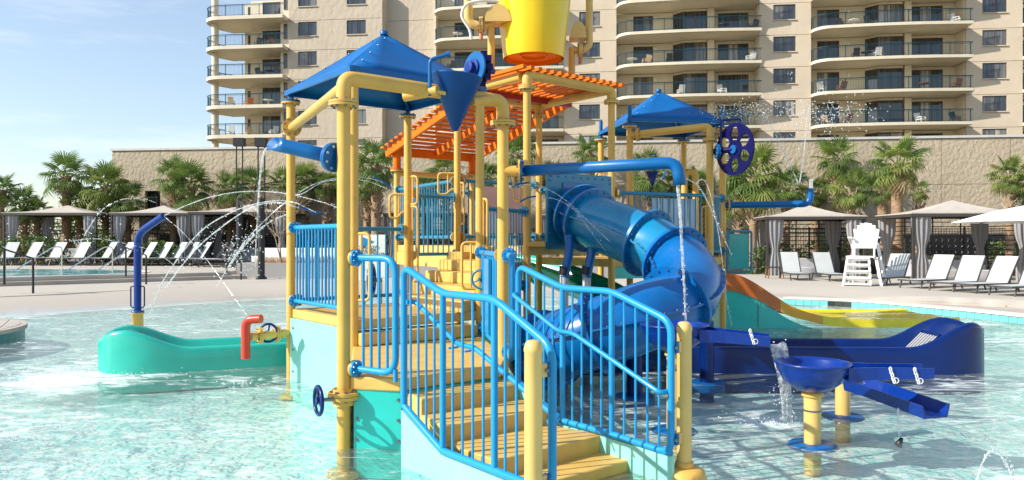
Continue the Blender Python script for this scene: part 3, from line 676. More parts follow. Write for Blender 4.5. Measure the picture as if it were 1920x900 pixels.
def palm(x, yc, d, gz, size, label, tone=0, tr=.17, lean=0.0, nf=30, boots=True, group='cabbage palms behind the pool', pale=False):
    rnd = random.Random(PALMN[0]*7+3); PALMN[0] += 1
    c = W(x, yc, d); base = V(c.x - lean, c.y, gz); c = c - V(0, 0, .15*size)
    t = thing('palm_tree', label, 'palm tree', base, group)
    H = c.z-gz; m = MB(); n = 12; pts = []; rs = []
    for i in range(n*3+1):
        s = i/(n*3); pts.append(base.lerp(c, s) + V(lean*.3*math.sin(math.pi*s), 0, 0)); rs.append(tr*(1.25 if s < .04 else 1.0)*(1+.05*(i % 2))*(1-.12*s))
    m.tube(pts, rs, 12).build('trunk', BARK, t)
    if boots:
        bm = MB(); nb = int(12+H*7)
        for i in range(nb):
            s = lerp(.45 if H > 2.5 else .1, 1.0, i/nb); p = base.lerp(c, s) + V(lean*.3*math.sin(math.pi*s), 0, 0); a = i*2.4
            o_ = V(math.cos(a), math.sin(a), 0); q = p + o_*tr*.85; bm.bar(q, q + o_*.17 + V(0, 0, .24), .10, .035, (0, 0, 1))
        bm.build('leaf_base', BOOTL if pale else BOOT, t, kind='stuff')
    for i in range(nf):
        s = (i+.5)/nf; el = lerp(78, -62, s**.85) + rnd.uniform(-10, 10); a = i*2.39996 + rnd.uniform(-.3, .3)
        ci = tone if rnd.random() < .55 else rnd.choice([0, 1, 2]); 
        if s > .86 and rnd.random() < .7: ci = 3
        dv = 0 if el > 50 else 1 if el > 10 else 2 if el > -25 else 3
        o = bpy.data.objects.new('frond', rnd.choice(FR[ci][max(0, dv-1):dv+1])); S.collection.objects.link(o); o.parent = t
        o.location = c - base + V(math.cos(a), math.sin(a), 0)*tr*.5 + V(0, 0, .1-.35*s*size)
        o.rotation_euler = (rnd.uniform(-.4, .4), -R(el), a); sc = size*rnd.uniform(.82, 1.1); o.scale = (sc, sc, sc)
    return t
PL = [
 (2, 352, 36, .9, 'palm tree cut off by the left edge of the photo', 1),
 (45, 382, 40, .95, 'low bushy palm behind the leftmost cabana', 1), (70, 392, 39, .7, 'small dark palm between the low bushy palm and the tall left palm', 1),
 (125, 325, 36.5, 1.15, 'tall palm with thick trunk rising behind the leftmost cabana', 0), (150, 375, 38, .9, 'short shaded palm beside the trunk of the tall left palm', 1),
 (198, 345, 36, 1.35, 'broad bright palm between the first and second cabana', 2), (240, 372, 38, 1.1, 'shaggy palm over the second cabana roof', 1),
 (325, 328, 38, 1.05, 'upright palm against the left end of the tan wall', 0), (360, 345, 37, 1.25, 'full round palm over the gap of the second and third cabana', 0),
 (430, 352, 38, .95, 'drooping palm left of the dark lamp posts', 0), (475, 345, 38, 1.1, 'palm behind the dark lamp posts', 1), (530, 345, 38, 1.0, 'palm left of the leftmost yellow post', 1),
 (570, 335, 38, 1.05, 'palm seen between the two yellow posts of the left tower', 1), (612, 345, 38, .8, 'small palm just left of the thick yellow post', 0),
 (705, 305, 35.5, 1.25, 'tall full palm right of the thick yellow post', 0), (690, 345, 37, 1.0, 'darker palm beside the tall palm right of the thick yellow post', 1),
 (835, 318, 38, 1.0, 'palm below the sloping orange roof, left one', 1), (800, 355, 38, .9, 'low palm below the sloping orange roof', 1), (905, 330, 38, 1.0, 'palm below the sloping orange roof, right one', 1),
 (968, 285, 37, 1.2, 'palm rising behind the right yellow pipe post', 0), (1040, 330, 38, 1.0, 'palm behind the top of the tube slide', 1), (1108, 285, 38, 1.0, 'palm left of the small blue canopy', 0),
 (1215, 322, 37, 1.15, 'palm under the small blue canopy, left one', 2), (1265, 345, 38, 1.0, 'palm under the small blue canopy, right one', 0), (1310, 345, 38, 1.0, 'palm left of the navy perforated wheel', 1),
 (1412, 325, 33, 1.5, 'largest bright palm right of the navy perforated wheel', 2), (1385, 365, 35, 1.2, 'leafy palm below the navy perforated wheel', 0), (1475, 345, 36, 1.15, 'palm under the fanning water jets', 0),
 (1568, 295, 37, 1.1, 'high palm standing against the right wall', 0), (1597, 350, 35, 1.05, 'lower palm over the near right cabana roof', 2), (1530, 355, 38, .8, 'thin dark palm left of the lower palm over the cabana', 1),
 (1682, 300, 31.5, 1.2, 'bright palm with smooth orange trunk beside the lifeguard chair', 2), (1655, 350, 34, .9, 'dark palm behind the smooth orange trunk', 1),
 (1724, 358, 34, .45, 'small tufted palm with rough trunk between the two right cabanas', 2), (1893, 325, 34, .9, 'spiky palm above the rightmost cabana', 2), (1925, 345, 34, .9, 'palm cut off by the right edge of the photo', 0)]
for x, y, d, sz, lb, tn in PL:
    smooth_t = 'smooth orange' in lb
    sz *= .80 if x < 650 else .76; d = max(d, 40.3) if x < 650 else d
    palm(x, y, d, .2 if d < 32 else .56, sz, lb, tn, tr=.24 if smooth_t or 'thick' in lb or 'tall full' in lb else .17, nf=34 if sz > 1 else 24, boots=not smooth_t, pale=x > 1350)
# shrubs and hedge
def shrub(x, y0, y1, d, wpx, label, tone, n=420, name='shrub'):
    rnd = random.Random(int(x)); m = MB(); a = W(x-wpx/2, y1, d); b = W(x+wpx/2, y0, d)
    for i in range(n):
        p = V(rnd.uniform(a.x, b.x), d+rnd.uniform(-.5, .5), 0); hgt = (b.z-a.z)*(1-.35*abs((p.x-(a.x+b.x)/2)/(b.x-a.x)*2)**2); p.z = a.z + hgt*rnd.random()**.7
        s = rnd.uniform(.05, .12); u = V(rnd.gauss(0,1), rnd.gauss(0,1), rnd.gauss(0,1)).normalized(); v = u.orthogonal().normalized()
        m.add([p-u*s, p+v*s*.5, p+u*s, p-v*s*.5], [(0,1,2,3)])
    t = m.build(name, LEAF[tone], None, loc=(( a.x+b.x)/2, d, a.z)); tag(t, label, name); return t
for x, y0, y1, d, w_, lb, tn in [(60, 440, 495, 37.6, 130, 'leafy shrub behind the leftmost cabana', 1), (190, 430, 492, 37.6, 60, 'green shrub at the right side of the leftmost cabana', 0), (300, 450, 495, 38, 80, 'low shrub behind the second cabana', 1),
    (1560, 440, 520, 36.5, 130, 'green shrub behind the near right cabana', 0), (1420, 460, 528, 33, 50, 'small shrub at the foot of the largest bright palm', 1), (1470, 455, 520, 35.5, 60, 'dark shrub behind the first curtain of the near right cabana', 1), (1720, 478, 525, 33, 80, 'low shrub between the right cabanas', 1), (1890, 450, 515, 36, 90, 'shrub behind the rightmost cabana', 0), (640, 455, 500, 37.8, 120, 'shrub behind the play tower, left of the sign', 1), (880, 455, 500, 37.8, 160, 'shrub behind the play tower, right of the sign', 1), (1200, 460, 505, 37.5, 200, 'shrub behind the tube slide', 1), (-10, 400, 470, 50, 60, 'hedge at the far left edge', 1), (185, 395, 470, 46, 120, 'distant bushes between the left cabanas', 0), (75, 405, 480, 46, 160, 'distant bushes behind the leftmost cabana', 1)]:
    shrub(x, y0, y1, d, w_, lb, tn, n=int(w_*9))
# bare twiggy shrub with dry grass in the planter
def twigs(x, y0, y1, d, label):
    rnd = random.Random(5); m = MB(); base = W(x, y1, d)
    def br(p, dr, L_, r_, lv):
        q = p + dr*L_; m.tube([p, q], [r_, r_*.6], 4, False)
        if lv == 0: return
        for i in range(3 if lv > 1 else 4): br(q, (dr + V(rnd.gauss(0,.45), rnd.gauss(0,.45), rnd.uniform(-.1,.3))).normalized(), L_*.72, r_*.6, lv-1)
    for i in range(3): br(base, V(rnd.gauss(0,.15), rnd.gauss(0,.15), 1).normalized(), 1.0, .035, 5)
    t = m.build('bare_tree', mat('grey_bark', (.38, .30, .22), .9), None, loc=base); tag(t, label, 'tree')
twigs(527, 330, 492, 29.6, 'thin leafless tree in the planter beside the leftmost yellow post')
# ------------------------------------------------------------------ planter, lamps, rails
pt = thing('planter', 'low grey concrete planter with dry grass by the dark lamp post', 'planter', W(425, 527, 29.0))
MB().prism([(-10.55, 28.6), (6.0, 28.6), (6.0, 29.0), (-10.2, 29.0), (-10.2, 31), (-10.55, 31)], .28, .86).build('planter_wall', GREYC, pt)
MB().prism([(-10.2, 29.0), (6.0, 29.0), (6.0, 33), (-10.2, 33)], .28, .74).build('planter_soil', SOIL, pt)
rnd = random.Random(3); m = MB()
for i in range(5200):
    p = V(rnd.uniform(-10.1, 4), rnd.uniform(29.05, 30.2), .72); h = rnd.uniform(.2, .55); a = rnd.uniform(0, 6.28); s = V(math.cos(a), math.sin(a), 0)*.012; d = V(rnd.gauss(0, .12), rnd.gauss(0, .12), h)
    m.add([p-s, p+s, p+d], [(0, 1, 2)])
g = m.build('dry_grass', mat('dry_grass', (.50, .30, .14), .9, var=.3, vscale=9), None); tag(g, 'dry orange ornamental grass growing in the grey planter', 'grass'); g['kind'] = 'stuff'
def lamp(x, y, d, label, zb, top):
    b = W(x, y, d); b.z = zb; t = thing('lamp_post', label, 'lamp post', b, 'dark pool lamp posts')
    topz = CAMZ-(top-450)/F*d; mid = CAMZ-(372-450)/F*d
    MB().lathe([(.2, 0), (.2, .06), (.15, .1), (.13, .12)], b, n=16).build('base_plate', BLACK, t)
    MB().cyl(b+V(0,0,.08), V(b.x, b.y, mid), .125, 16).build('pole', BLACK, t)
    for s in (-.12, .12): MB().cyl(V(b.x+s, b.y, mid-.3), V(b.x+s, b.y, topz), .028, 8).build('rod', BLACK, t)
    MB().box((b.x, b.y, topz-.1), (.42, .3, .32)).build('lamp_head', BLACK, t)
lamp(490, 527, 27.6, 'nearer dark lamp post standing beside the grey planter', .3, 262)
lamp(449, 500, 29.8, 'farther dark lamp post with boxy head against the wall', .45, 262)
def path_rail(pts, r, mt, name, label, cat, group=None, posts=None, pr=None, base=None):
    t = thing(name, label, cat, base or pts[0], group); MB().tube(fillet(pts, .12, 4), r, 8).build('handrail', mt, t)
    for a, b in posts or []: MB().cyl(a, b, pr or r, 8).build('post', mt, t)
def srail(xa, ya, xb, yb, d0, d1, label, hh=.95):
    A = W(xa, ya, d0); A.z = LD; B = W(xb, yb, d1); B.z = .3; up = V(0, 0, hh)
    path_rail([A+up-(B-A)*.35 + V(0,0,.08), A+up, B+up, B+up+V(0,0,-.03)], .022, BLACK, 'step_rail', label, 'handrail', 'black step handrails', [(A, A+up), (B, B+up)], .03, A)
srail(8, 536, 62, 551, 20.1, 20.3, 'black step handrail at the far left'); srail(236, 522, 274, 537, 24.5, 24.4, 'black step handrail beside the blue jet pipe'); srail(425, 512, 452, 526, 27.6, 27.2, 'black step handrail beside the dark lamp posts')
def prail(x, y, dx, label, d=33.5):
    A = W(x, 450, d); A.z = LD; D = V(-1.35, -.9, 0)
    pts = [A, A+V(0,0,.92), A+D*.18+V(0,0,.92), A+D*1.0+V(0,0,-.02)]
    path_rail(pts, .025, STEEL, 'pool_rail', label, 'handrail', 'bright pool entry rails')
prail(116, 0, 0, 'leftmost bright bent pool entry rail', 30.5); prail(211, 0, 0, 'middle bright bent pool entry rail', 30.5); prail(266, 0, 0, 'right bright bent pool entry rail', 30.5); prail(10, 0, 0, 'bright pool entry rail at the left edge', 30.5)

# ------------------------------------------------------------------ loungers
LM = {}
def lounger_proto():
    t = thing('sun_lounger', 'x', 'sun lounger', (0, 0, 0), 'white sling sun loungers')
    BA = R(58)
    m = MB()                         # local: +X toward the foot end
    for s in (-.33, .33):
        m.bar((-.05, s, .34), (1.30, s, .34), .035, .045); m.bar((-.05, s, .34), (-.05-.86*math.cos(BA), s, .34+.86*math.sin(BA)), .03, .04)
    m.bar((1.30, -.33, .34), (1.30, .33, .34), .035, .045); m.bar((-.45, -.31, .30), (-.45, .31, .30), .03, .03)
    for s in (-.31, .31): m.bar((-.6, s, .32), (0, s, .34), .03, .035)
    m.build('frame', BRONZE, t)
    for sx, fx in ((1.12, 1.24), (-.38, -.58)):
        for s in (-.33, .33): MB().bar((sx, s, .33), (fx, s, 0), .035, .035, (0, 1, 0)).build('leg', BRONZE, t)
    MB().box((.62, 0, .352), (1.32, .62, .018)).build('seat', SLING, t)
    a = V(-.06, 0, .36); b = a + V(-math.cos(BA), 0, math.sin(BA))*.86
    MB().bar(a, b, .62, .018, (0, 0, 1)).build('backrest', SLING, t)
    MB().bar((-.32, .2, .32), (-.36, .2, .74), .02, .02).build('prop', BRONZE, t)
    return t
proto = lounger_proto(); first = [True]
def lounger(x, y, d, gz, ang, label, grp):
    p = W(x, y, d); p.z = gz
    o = proto if first[0] else copy_tree(proto); first[0] = False
    o.location = p; o.rotation_euler = (0, 0, R(ang + 5*math.sin(x*1.7))); o['label'] = label; o['group'] = grp; return o
lx = [12, 55, 100, 145, 195, 230, 270, 300, 327, 350, 373]
nm = ['first', 'second', 'third', 'fourth', 'fifth', 'sixth', 'seventh', 'eighth', 'ninth', 'tenth', 'eleventh']
la = [262, 257, 252, 247, 240, 236, 233, 231, 229, 227, 225]
for i, x in enumerate(lx): lounger(x, 490, 36.2-.02*x*.12, LD, la[i], '%s white lounger from the left in the row behind the far pool' % nm[i], 'white loungers behind the far pool')
for i, (x, d) in enumerate(((404, 34.2), (417, 33.6), (431, 32.9))): lounger(x, 490, d, LD, 186, '%s of the three white loungers lined up sideways before the dark lamp post' % ('leftmost', 'middle', 'rightmost')[i], 'three loungers seen from the side')
rl = [(1485, 27.8, 268, 'white lounger facing the camera, left of the pair before the near right cabana'), (1549, 27.2, 265, 'white lounger facing the camera, right of the pair before the near right cabana'), (1675, 24.6, 214, 'white lounger in the lifeguard chair shadow, just right of that chair'), (1752, 23.0, 208, 'second white lounger right of the lifeguard chair'), (1808, 21.8, 206, 'third white lounger right of the lifeguard chair'), (1866, 20.9, 205, 'fourth white lounger right of the lifeguard chair'), (1931, 19.9, 204, 'lounger cut off by the right edge of the photo')]
for x, d, a, lb in rl: lounger(x, 500, d, RD+.001, a, lb, 'white loungers on the right deck')

# ------------------------------------------------------------------ cabanas
def curtain(t, p, w0, w1, H, mt, side=0.0, closed=.35):
    rings = []; n = 40
    for i in range(15):
        s = i/14; z = H*(1-s); tie = math.exp(-((s-.52)/.16)**2); ww = lerp(lerp(w0, w1, s), w0*.32, tie*.85)
        dd = .07+.03*(1-tie); off = side*(w0*.5)*(1-ease(min(1, s/.52)) if s < .52 else 0)
        rings.append([V(p.x+off+ww/2*math.cos(a)*(1+.05*math.sin(9*a)), p.y + dd*math.sin(a)*(1+.55*math.sin(11*a+1)), p.z+z) for a in [2*math.pi*k/n for k in range(n)]])
    MB().loft(rings, True, True, True).build('curtain', mt, t)
def cabana(x, d, gz, w, dep, label, eave=2.45, peak=.5, ang=0.0):
    c = W(x, 450, d); c.z = gz; c.y = d + dep/2; t = thing('cabana', label, 'cabana', c, 'tan roofed pool cabanas')
    hw, hd = w/2, dep/2; ca, sa = math.cos(ang), math.sin(ang)
    def q(x_, y_, z_): return V(c.x+x_*ca-y_*sa, c.y+x_*sa+y_*ca, gz+z_)
    for sx in (-1, 1):
        for sy in (-1, 1): MB().bar(q(sx*(hw-.06), sy*(hd-.06), 0), q(sx*(hw-.06), sy*(hd-.06), eave), .09, .09, (0, 1, 0)).build('post', BRONZE, t)
    m = MB(); cs = [q(-hw, -hd, eave), q(hw, -hd, eave), q(hw, hd, eave), q(-hw, hd, eave)]
    for a, b in zip(cs, cs[1:]+cs[:1]): m.bar(a+V(0,0,.0), b+V(0,0,.0), .06, .14)
    m.build('valance', BRONZE, t)
    rf = MB(); o = .04; e = [q(-hw-o, -hd-o, eave+.075), q(hw+o, -hd-o, eave+.075), q(hw+o, hd+o, eave+.075), q(-hw-o, hd+o, eave+.075)]; ap = q(0, 0, eave+peak)
    n = 6
    for a, b in zip(e, e[1:]+e[:1]):
        rows = [[(a.lerp(ap, i/n) if True else a).lerp(b.lerp(ap, i/n), j/n) - V(0,0, .10*math.sin(math.pi*i/n)*1) for j in range(n+1)] for i in range(n+1)]
        rf.loft(rows, False)
    solid(rf.build('roof', TAUPE, t), .03)
    for i in range(12):
        z = .25 + i*(eave-.45)/11; MB().bar(q(-hw+.1, hd-.05, z), q(hw-.1, hd-.05, z), .025, .035).build('slat', BRONZE, t)
        MB().bar(q(hw-.05, -hd+.1, z), q(hw-.05, hd-.1, z), .025, .035).build('slat', BRONZE, t)
    for i in range(1, 4): MB().bar(q(lerp(-hw, hw, i/4), hd-.08, .1), q(lerp(-hw, hw, i/4), hd-.08, eave), .04, .04, (0, 1, 0)).build('upright', BRONZE, t)
    H = eave-.1
    for sx, sy in ((-1, -1), (1, -1), (-1, 1), (1, 1)):
        p = q(sx*(hw-.38), sy*(hd-.14), .02); curtain(t, p, .72, .55, H, CURT, 0)
    s = thing('cabana_sofa', 'pale cushioned sofa inside the ' + label.split(' with ')[0], 'sofa', q(0, .5, 0), 'sofas inside the cabanas')
    bevel(MB().box(q(0, .55, .22), (w*.55, .8, .34), ang).build('seat', CUSH, s), .05); bevel(MB().box(q(0, .95, .48), (w*.55, .18, .55), ang).build('backrest', CUSH, s), .05)
    bevel(MB().box(q(-w*.29, .55, .34), (.16, .8, .5), ang).build('armrest', CUSH, s), .04); bevel(MB().box(q(w*.29, .55, .34), (.16, .8, .5), ang).build('armrest', CUSH, s), .04)
CUSH = mat('pale_grey_cushion', (.42, .42, .43), .9)
cabana(92, 37.2, LD, 4.7, 3.2, 'leftmost tan cabana with tied grey curtains', 2.5)
cabana(281, 37.4, LD, 4.0, 3.0, 'second tan cabana from the left with tied grey curtains', 2.5)
cabana(447, 37.2, LD, 5.0, 3.0, 'third tan cabana behind the dark lamp posts with tied grey curtains', 2.55)
cabana(795, 36.0, .5, 3.9, 3.0, 'tan cabana seen through the railings of the play tower with grey curtains', 2.5)
cabana(1090, 36.0, .5, 4.0, 3.0, 'tan cabana hidden behind the tube slide with grey curtains', 2.4)
cabana(1539, 30.2, RD, 3.9, 3.2, 'near right tan cabana behind the lifeguard chair with grey curtains', 2.45, .62, R(-7))
cabana(1833, 27.4, RD, 4.4, 3.2, 'rightmost tan cabana behind the white umbrella with grey curtains', 2.48, .62, R(-4))
# cube planters, stools
def cube_pot(x, d, gz, w, label):
    p = W(x, 450, d); p.z = gz; t = thing('round_ottoman', label, 'ottoman', p); MB().lathe([(w*.9, 0), (w, .04), (w, .42), (w*.9, .46), (.001, .46)], p, n=20).build('body', mat('grey_ottoman', (.22, .22, .23), .9), t); MB().lathe([(w*.8, .461), (w*.8, .475), (.001, .475)], p, n=20).build('top', CUSH, t)
cube_pot(1519, 29.6, RD, .42, 'round grey ottoman between the two loungers facing the camera'); cube_pot(1862, 26.6, RD, .5, 'round grey ottoman before the rightmost cabana')
def stool(x, d, gz, label):
    p = W(x, 450, d); p.z = gz; t = thing('side_stool', label, 'stool', p); wd = mat('brown_wood', (.30, .15, .07), .7)
    MB().box(p+V(0,0,.52), (.62, .4, .04)).build('seat', BRONZE, t)
    for sx in (-.27, .27):
        for sy in (-.16, .16): MB().bar(p+V(sx*1.1, sy, 0), p+V(sx*.9, sy, .5), .04, .04, (0,1,0)).build('leg', wd, t)
stool(1452, 28.2, RD, 'small wooden legged stool by the first curtain of the near right cabana')
# umbrella at right edge
up = W(1952, 450, 24.5); up.z = RD; t = thing('patio_umbrella', 'white umbrella reaching in at the right edge over the loungers', 'umbrella', up)
m = MB(); n = 8; zt = 2.95; rr = [(2.55, 2.36), (1.3, 2.72), (.05, 2.98)]
rings = [[V(up.x + r*math.cos(a), up.y + r*math.sin(a), z) for a in [2*math.pi*k/n + .2 for k in range(n)]] for r, z in rr]
m.loft(rings, False, True); solid(m.build('canopy', mat('white_umbrella_cloth', (.82, .80, .77), .8, var=.04), t), .02)
for k in range(8):
    a = 2*math.pi*k/8+.2; MB().bar(up+V(0,0,2.68), V(up.x+2.5*math.cos(a), up.y+2.5*math.sin(a), 2.33), .025, .02).build('rib', BRONZE, t)
MB().cyl(up, up+V(0,0,2.8), .03, 10).build('pole', BRONZE, t)
# small things behind the tower
def daybed(x, d, label, gz):
    p = W(x, 450, d); p.z = gz; t = thing('white_daybed', label, 'daybed', p); bevel(MB().box(p+V(0,0,.3), (2.0, .9, .5)).build('seat', WHITE, t), .06); bevel(MB().box(p+V(0,.4,.62), (2.0, .16, .55)).build('backrest', WHITE, t), .05)
daybed(520, 33.0, 'white daybed beyond the planter left of the leftmost yellow post', .5); daybed(600, 33.5, 'white daybed seen through the railing of the left tower', .5)

# ------------------------------------------------------------------ lifeguard chair
lc = W(1618, 450, 24.0); lc.z = RD; t = thing('lifeguard_chair', 'tall white lifeguard chair with wide steps and round back', 'lifeguard chair', lc); A = R(-30)
def q(x, y, z): return V(lc.x + x*math.cos(A)-y*math.sin(A), lc.y + x*math.sin(A)+y*math.cos(A), RD+z)
for sx in (-1, 1):
    MB().bar(q(sx*.40+ (-.12), -.62, 0), q(sx*.30-.1, -.38, 1.02), .05, .10).build('step_rail', WHITE, t)      # ladder stringers
    MB().bar(q(sx*.30+.05, -.32, .95), q(sx*.30+.05, -.28, 1.62), .05, .08).build('front_leg', WHITE, t)
    MB().bar(q(sx*.46+.10, -.30, 0), q(sx*.34+.06, -.28, 1.0), .05, .09).build('front_leg', WHITE, t)
    MB().bar(q(sx*.50+.12, .62, 0), q(sx*.34+.06, .30, 1.45), .05, .10).build('rear_leg', WHITE, t)
    MB().bar(q(sx*.40+.05, -.42, 1.63), q(sx*.40+.05, .36, 1.63), .12, .04).build('armrest', WHITE, t)
    MB().bar(q(sx*.47+.10, -.30, .55), q(sx*.47+.10, .45, .55), .04, .09).build('side_brace', WHITE, t)
    MB().bar(q(sx*.44+.10, -.30, .98), q(sx*.40+.10, .42, .98), .04, .09).build('side_brace', WHITE, t)
    MB().bar(q(sx*.48+.10, -.30, .15), q(sx*.47+.10, .45, .52), .04, .08).build('side_brace', WHITE, t)
for i in range(5):
    z = .16+i*.205; y = -.60+i*.055; w = .78-.03*i; MB().box(q(-.1, y, z), (w, .22, .045), A).build('step', WHITE, t)
    MB().box(q(-.1, y+.09, z-.05), (w, .03, .09), A).build('step_riser', WHITE, t)
MB().box(q(-.05, -.05, 1.02), (.82, .75, .04), A).build('footrest', WHITE, t)
MB().box(q(.05, .0, 1.38), (.74, .62, .05), A).build('seat', WHITE, t); MB().box(q(.05, -.33, 1.36), (.72, .04, .14), A).build('seat_apron', WHITE, t)
for sx in (-1, 1): MB().box(q(sx*.34+.05, 0, 1.33), (.04, .6, .12), A).build('side_apron', WHITE, t)
for i in range(7):
    x = -.27 + i*.09; hh = .60*math.sqrt(max(.2, 1-(x/.36)**2)); a = q(x+.07, .24, 1.42); b = q(x*1.25+.07, .36, 1.46+hh+.05); MB().bar(a, b, .104, .025, (0, 1, 0)).build('back_slat', WHITE, t)
MB().bar(q(-.25, .32, 1.62), q(.40, .32, 1.62), .03, .08).build('back_rail', WHITE, t)
# ------------------------------------------------------------------ play structure
U = V(.78, .63, 0); VV = V(-.63, .78, 0); SD = 1.7; PR = .054
P2 = V(-1.72, 8.1, 0); P5 = P2+U*SD; P0 = P2+VV*SD; P3 = P5+VV*SD
P1 = V(-1.42, 6.3, 0); P6 = V(-.09, 7.37, 0)
T1 = V(.21, 10.45, 0); T2 = T1+U*SD; T4 = T1+VV*SD; T3 = T4+U*SD
L1 = V(-2.16, 14.0, 0); L2 = V(-.80, 15.0, 0)
U2 = V(.985, .174, 0); V2 = V(-.174, .985, 0)
F1 = V(2.02, 12.8, 0); F2 = F1+U2*SD; F4 = F1+V2*SD; F3 = F2+V2*SD
E1 = V(3.26, 12.3, 0)
play = thing('water_play_structure', 'large yellow and blue water play structure with posts, decks, stairs, railings and canopies', 'play structure', (0, 8, 0))
def post(p, zt, r=PR, mt=YEL, z0=-.25, foot=False, parent=play, cap=False):
    m = MB(); pr = [(r, z0), (r, zt)]
    if cap: pr = [(r, z0), (r, zt-.07), (r*1.06, zt-.065), (r*1.06, zt-.045), (r*.97, zt-.03), (r*.8, zt-.008), (r*.5, zt), (.001, zt+.002)]
    o = m.lathe(pr, (p.x, p.y, 0), n=20).build('post', mt, parent)
    if foot: MB().lathe([(.14, -.24), (.14, -.20), (.058, -.19)], (p.x, p.y, 0), n=20).build('foot', YEL, o)
    return o
def flange(c, axis, r, mt, parent=play, th=.022, n=8, two=None, bolt=BOLT):
    ax = Vector(axis).normalized(); c = Vector(c); m = MB()
    m.lathe([(.001, -th), (r, -th), (r, -.002), (.001, -.002)], c, ax, 24, True, True)
    o = m.build('flange', mt, parent)
    m2 = MB(); m2.lathe([(.001, .002), (r, .002), (r, th), (.001, th)], c, ax, 24, True, True); m2.build('flange', two or mt, parent)
    x = ax.cross(Vector((0,0,1)))
    if x.length < 1e-3: x = Vector((1,0,0))
    x.normalize(); y = ax.cross(x); b = MB()
    for k in range(n):
        a = 2*math.pi*(k+.5)/n; p = c + (x*math.cos(a)+y*math.sin(a))*r*.78; b.cyl(p-ax*(th+.016), p+ax*(th+.016), r*.095, 6, smooth=False)
    b.build('bolt', bolt, o); return o
def at(p, z): return V(p.x, p.y, z)
# posts of the four towers
for p, zt, ft in ((P2, 3.47, 0), (P0, 3.47, 1), (P5, 3.47, 0), (P3, 3.47, 0)): post(p, zt, foot=ft); flange(at(p, 3.49), (0,0,1), .115, YEL, two=COB)
for p in (P1, P6): post(p, 2.90, r=.056, foot=p is P1)
for p in (T1, T2, T3, T4): post(p, 3.88)
for p, zt in ((L1, 3.05), (L2, 3.05)): post(p, zt); flange(at(p, 3.06), (0,0,1), .12, YEL, two=ORG); MB().lathe([(.075, 3.08), (.075, 3.45)], at(p, 0), n=16).build('roof_stub', ORG, play)
for p in (F1, F2, F3, F4): post(p, 3.68, r=.056); flange(at(p, 3.70), (0,0,1), .125, YEL, two=COB)
post(E1, 3.40, r=.058)
# canopies
def canopy(ps, ze, za, over, name='canopy', mt=CANO):
    cx = sum((p for p in ps), V(0,0,0))/4; cs = [cx + (p-cx)*(1+over) for p in ps]; ap = at(cx, za)
    root = MB(); n = 5
    sides = []
    for a, b in zip(cs, cs[1:]+cs[:1]):
        rows = []
        for i in range(n+1):
            t = i/n; A = at(a, ze).lerp(ap, t); B = at(b, ze).lerp(ap, t); rows.append([A.lerp(B, j/n) + V(0,0,-.035*math.sin(math.pi*t)*math.sin(math.pi*j/n)) for j in range(n+1)])
        sides.append(rows)
    o = solid(MB().loft(sides[0], True).build(name, mt, play), .018)
    for rws in sides[1:]: solid(MB().loft(rws, True).build('canopy_panel', mt, o), .018)
    for a, b in zip(cs, cs[1:]+cs[:1]):
        MB().bar(at(a, ze-.03), at(b, ze-.03), .03, .06).build('edge_trim', COB, o); MB().bar(at(a, ze-.04), ap-V(0,0,.06), .035, .05).build('hip_rib', COB, o)
    MB().lathe([(.05, -.02), (.055, .02), (.04, .035), (.001, .04)], ap, n=12).build('apex_cap', COB, o)
    rv = MB()
    for a, b in zip(cs, cs[1:]+cs[:1]):
        for s in (.15, .38, .62, .85):
            p = at(a, ze+.004).lerp(ap, s) ; q_ = (at(b, ze)-at(a, ze)).normalized()*.07; rv.ball(p+q_*1.0+V(0,0,.006), .012, 6, 4)
    rv.build('rivet', BOLTB, o)
    for p in ps: MB().lathe([(.035, 0), (.035, ze-3.5)], at(p, 3.51 if ps[0] is P2 else 3.72), n=12).build('bracket', COB, o)
canopy([P2, P5, P3, P0], 3.63, 4.32, .06); canopy([F1, F2, F3, F4], 3.84, 4.50, .04)
# big bent pipes
def pipe(pts, r, mt, rad=.18, name='pipe', n=16, parent=play, hollow=False):
    m = MB(); q_ = fillet(pts, rad, 7); m.tube(q_, r, n, caps=not hollow)
    o = m.build(name, mt, parent)
    if hollow: solid(o, .012)
    return o
pipe([at(P1, 2.93), at(P1, 3.12)+V(0,0,.0), at(P6, 3.12), at(P6, 2.93)], .064, YEL, .22); flange(at(P1, 2.90), (0,0,1), .125, YEL); flange(at(P6, 2.90), (0,0,1), .125, YEL)
pipe([at(P0, 3.16), at(P1, 3.04)+ (P0-P1).normalized()*.05], .052, YEL, .05); flange(at(P0, 3.16) + (P1-P0).normalized()*.10, (P1-P0), .12, YEL)
pipe([at(T1, 3.90), at(T1, 4.06), at(T2, 4.06), at(T2, 3.90)], .07, YEL, .24); pipe([at(T4, 3.90), at(T4, 4.06), at(T3, 4.06), at(T3, 3.90)], .07, YEL, .24)
MB().cyl(at(T1, 4.06)+VV*.12, at(T4, 4.06)-VV*.12, .062, 14).build('pipe', YEL, play); MB().cyl(at(T2, 4.06)+VV*.12, at(T3, 4.06)-VV*.12, .062, 14).build('pipe', YEL, play)
for p in (T1, T2, T3, T4): flange(at(p, 3.88), (0,0,1), .12, YEL)
MB().cyl(at(L1, 3.0), at(L2, 3.0), .05, 12).build('pipe', YEL, play)
pipe([at(F1, 3.55), at(E1, 3.62), at(E1, 3.42)], .062, YEL, .2); flange(at(F1, 3.55)+(E1-F1).normalized()*.14, E1-F1, .115, YEL); flange(at(E1, 3.40), (0,0,1), .12, YEL)
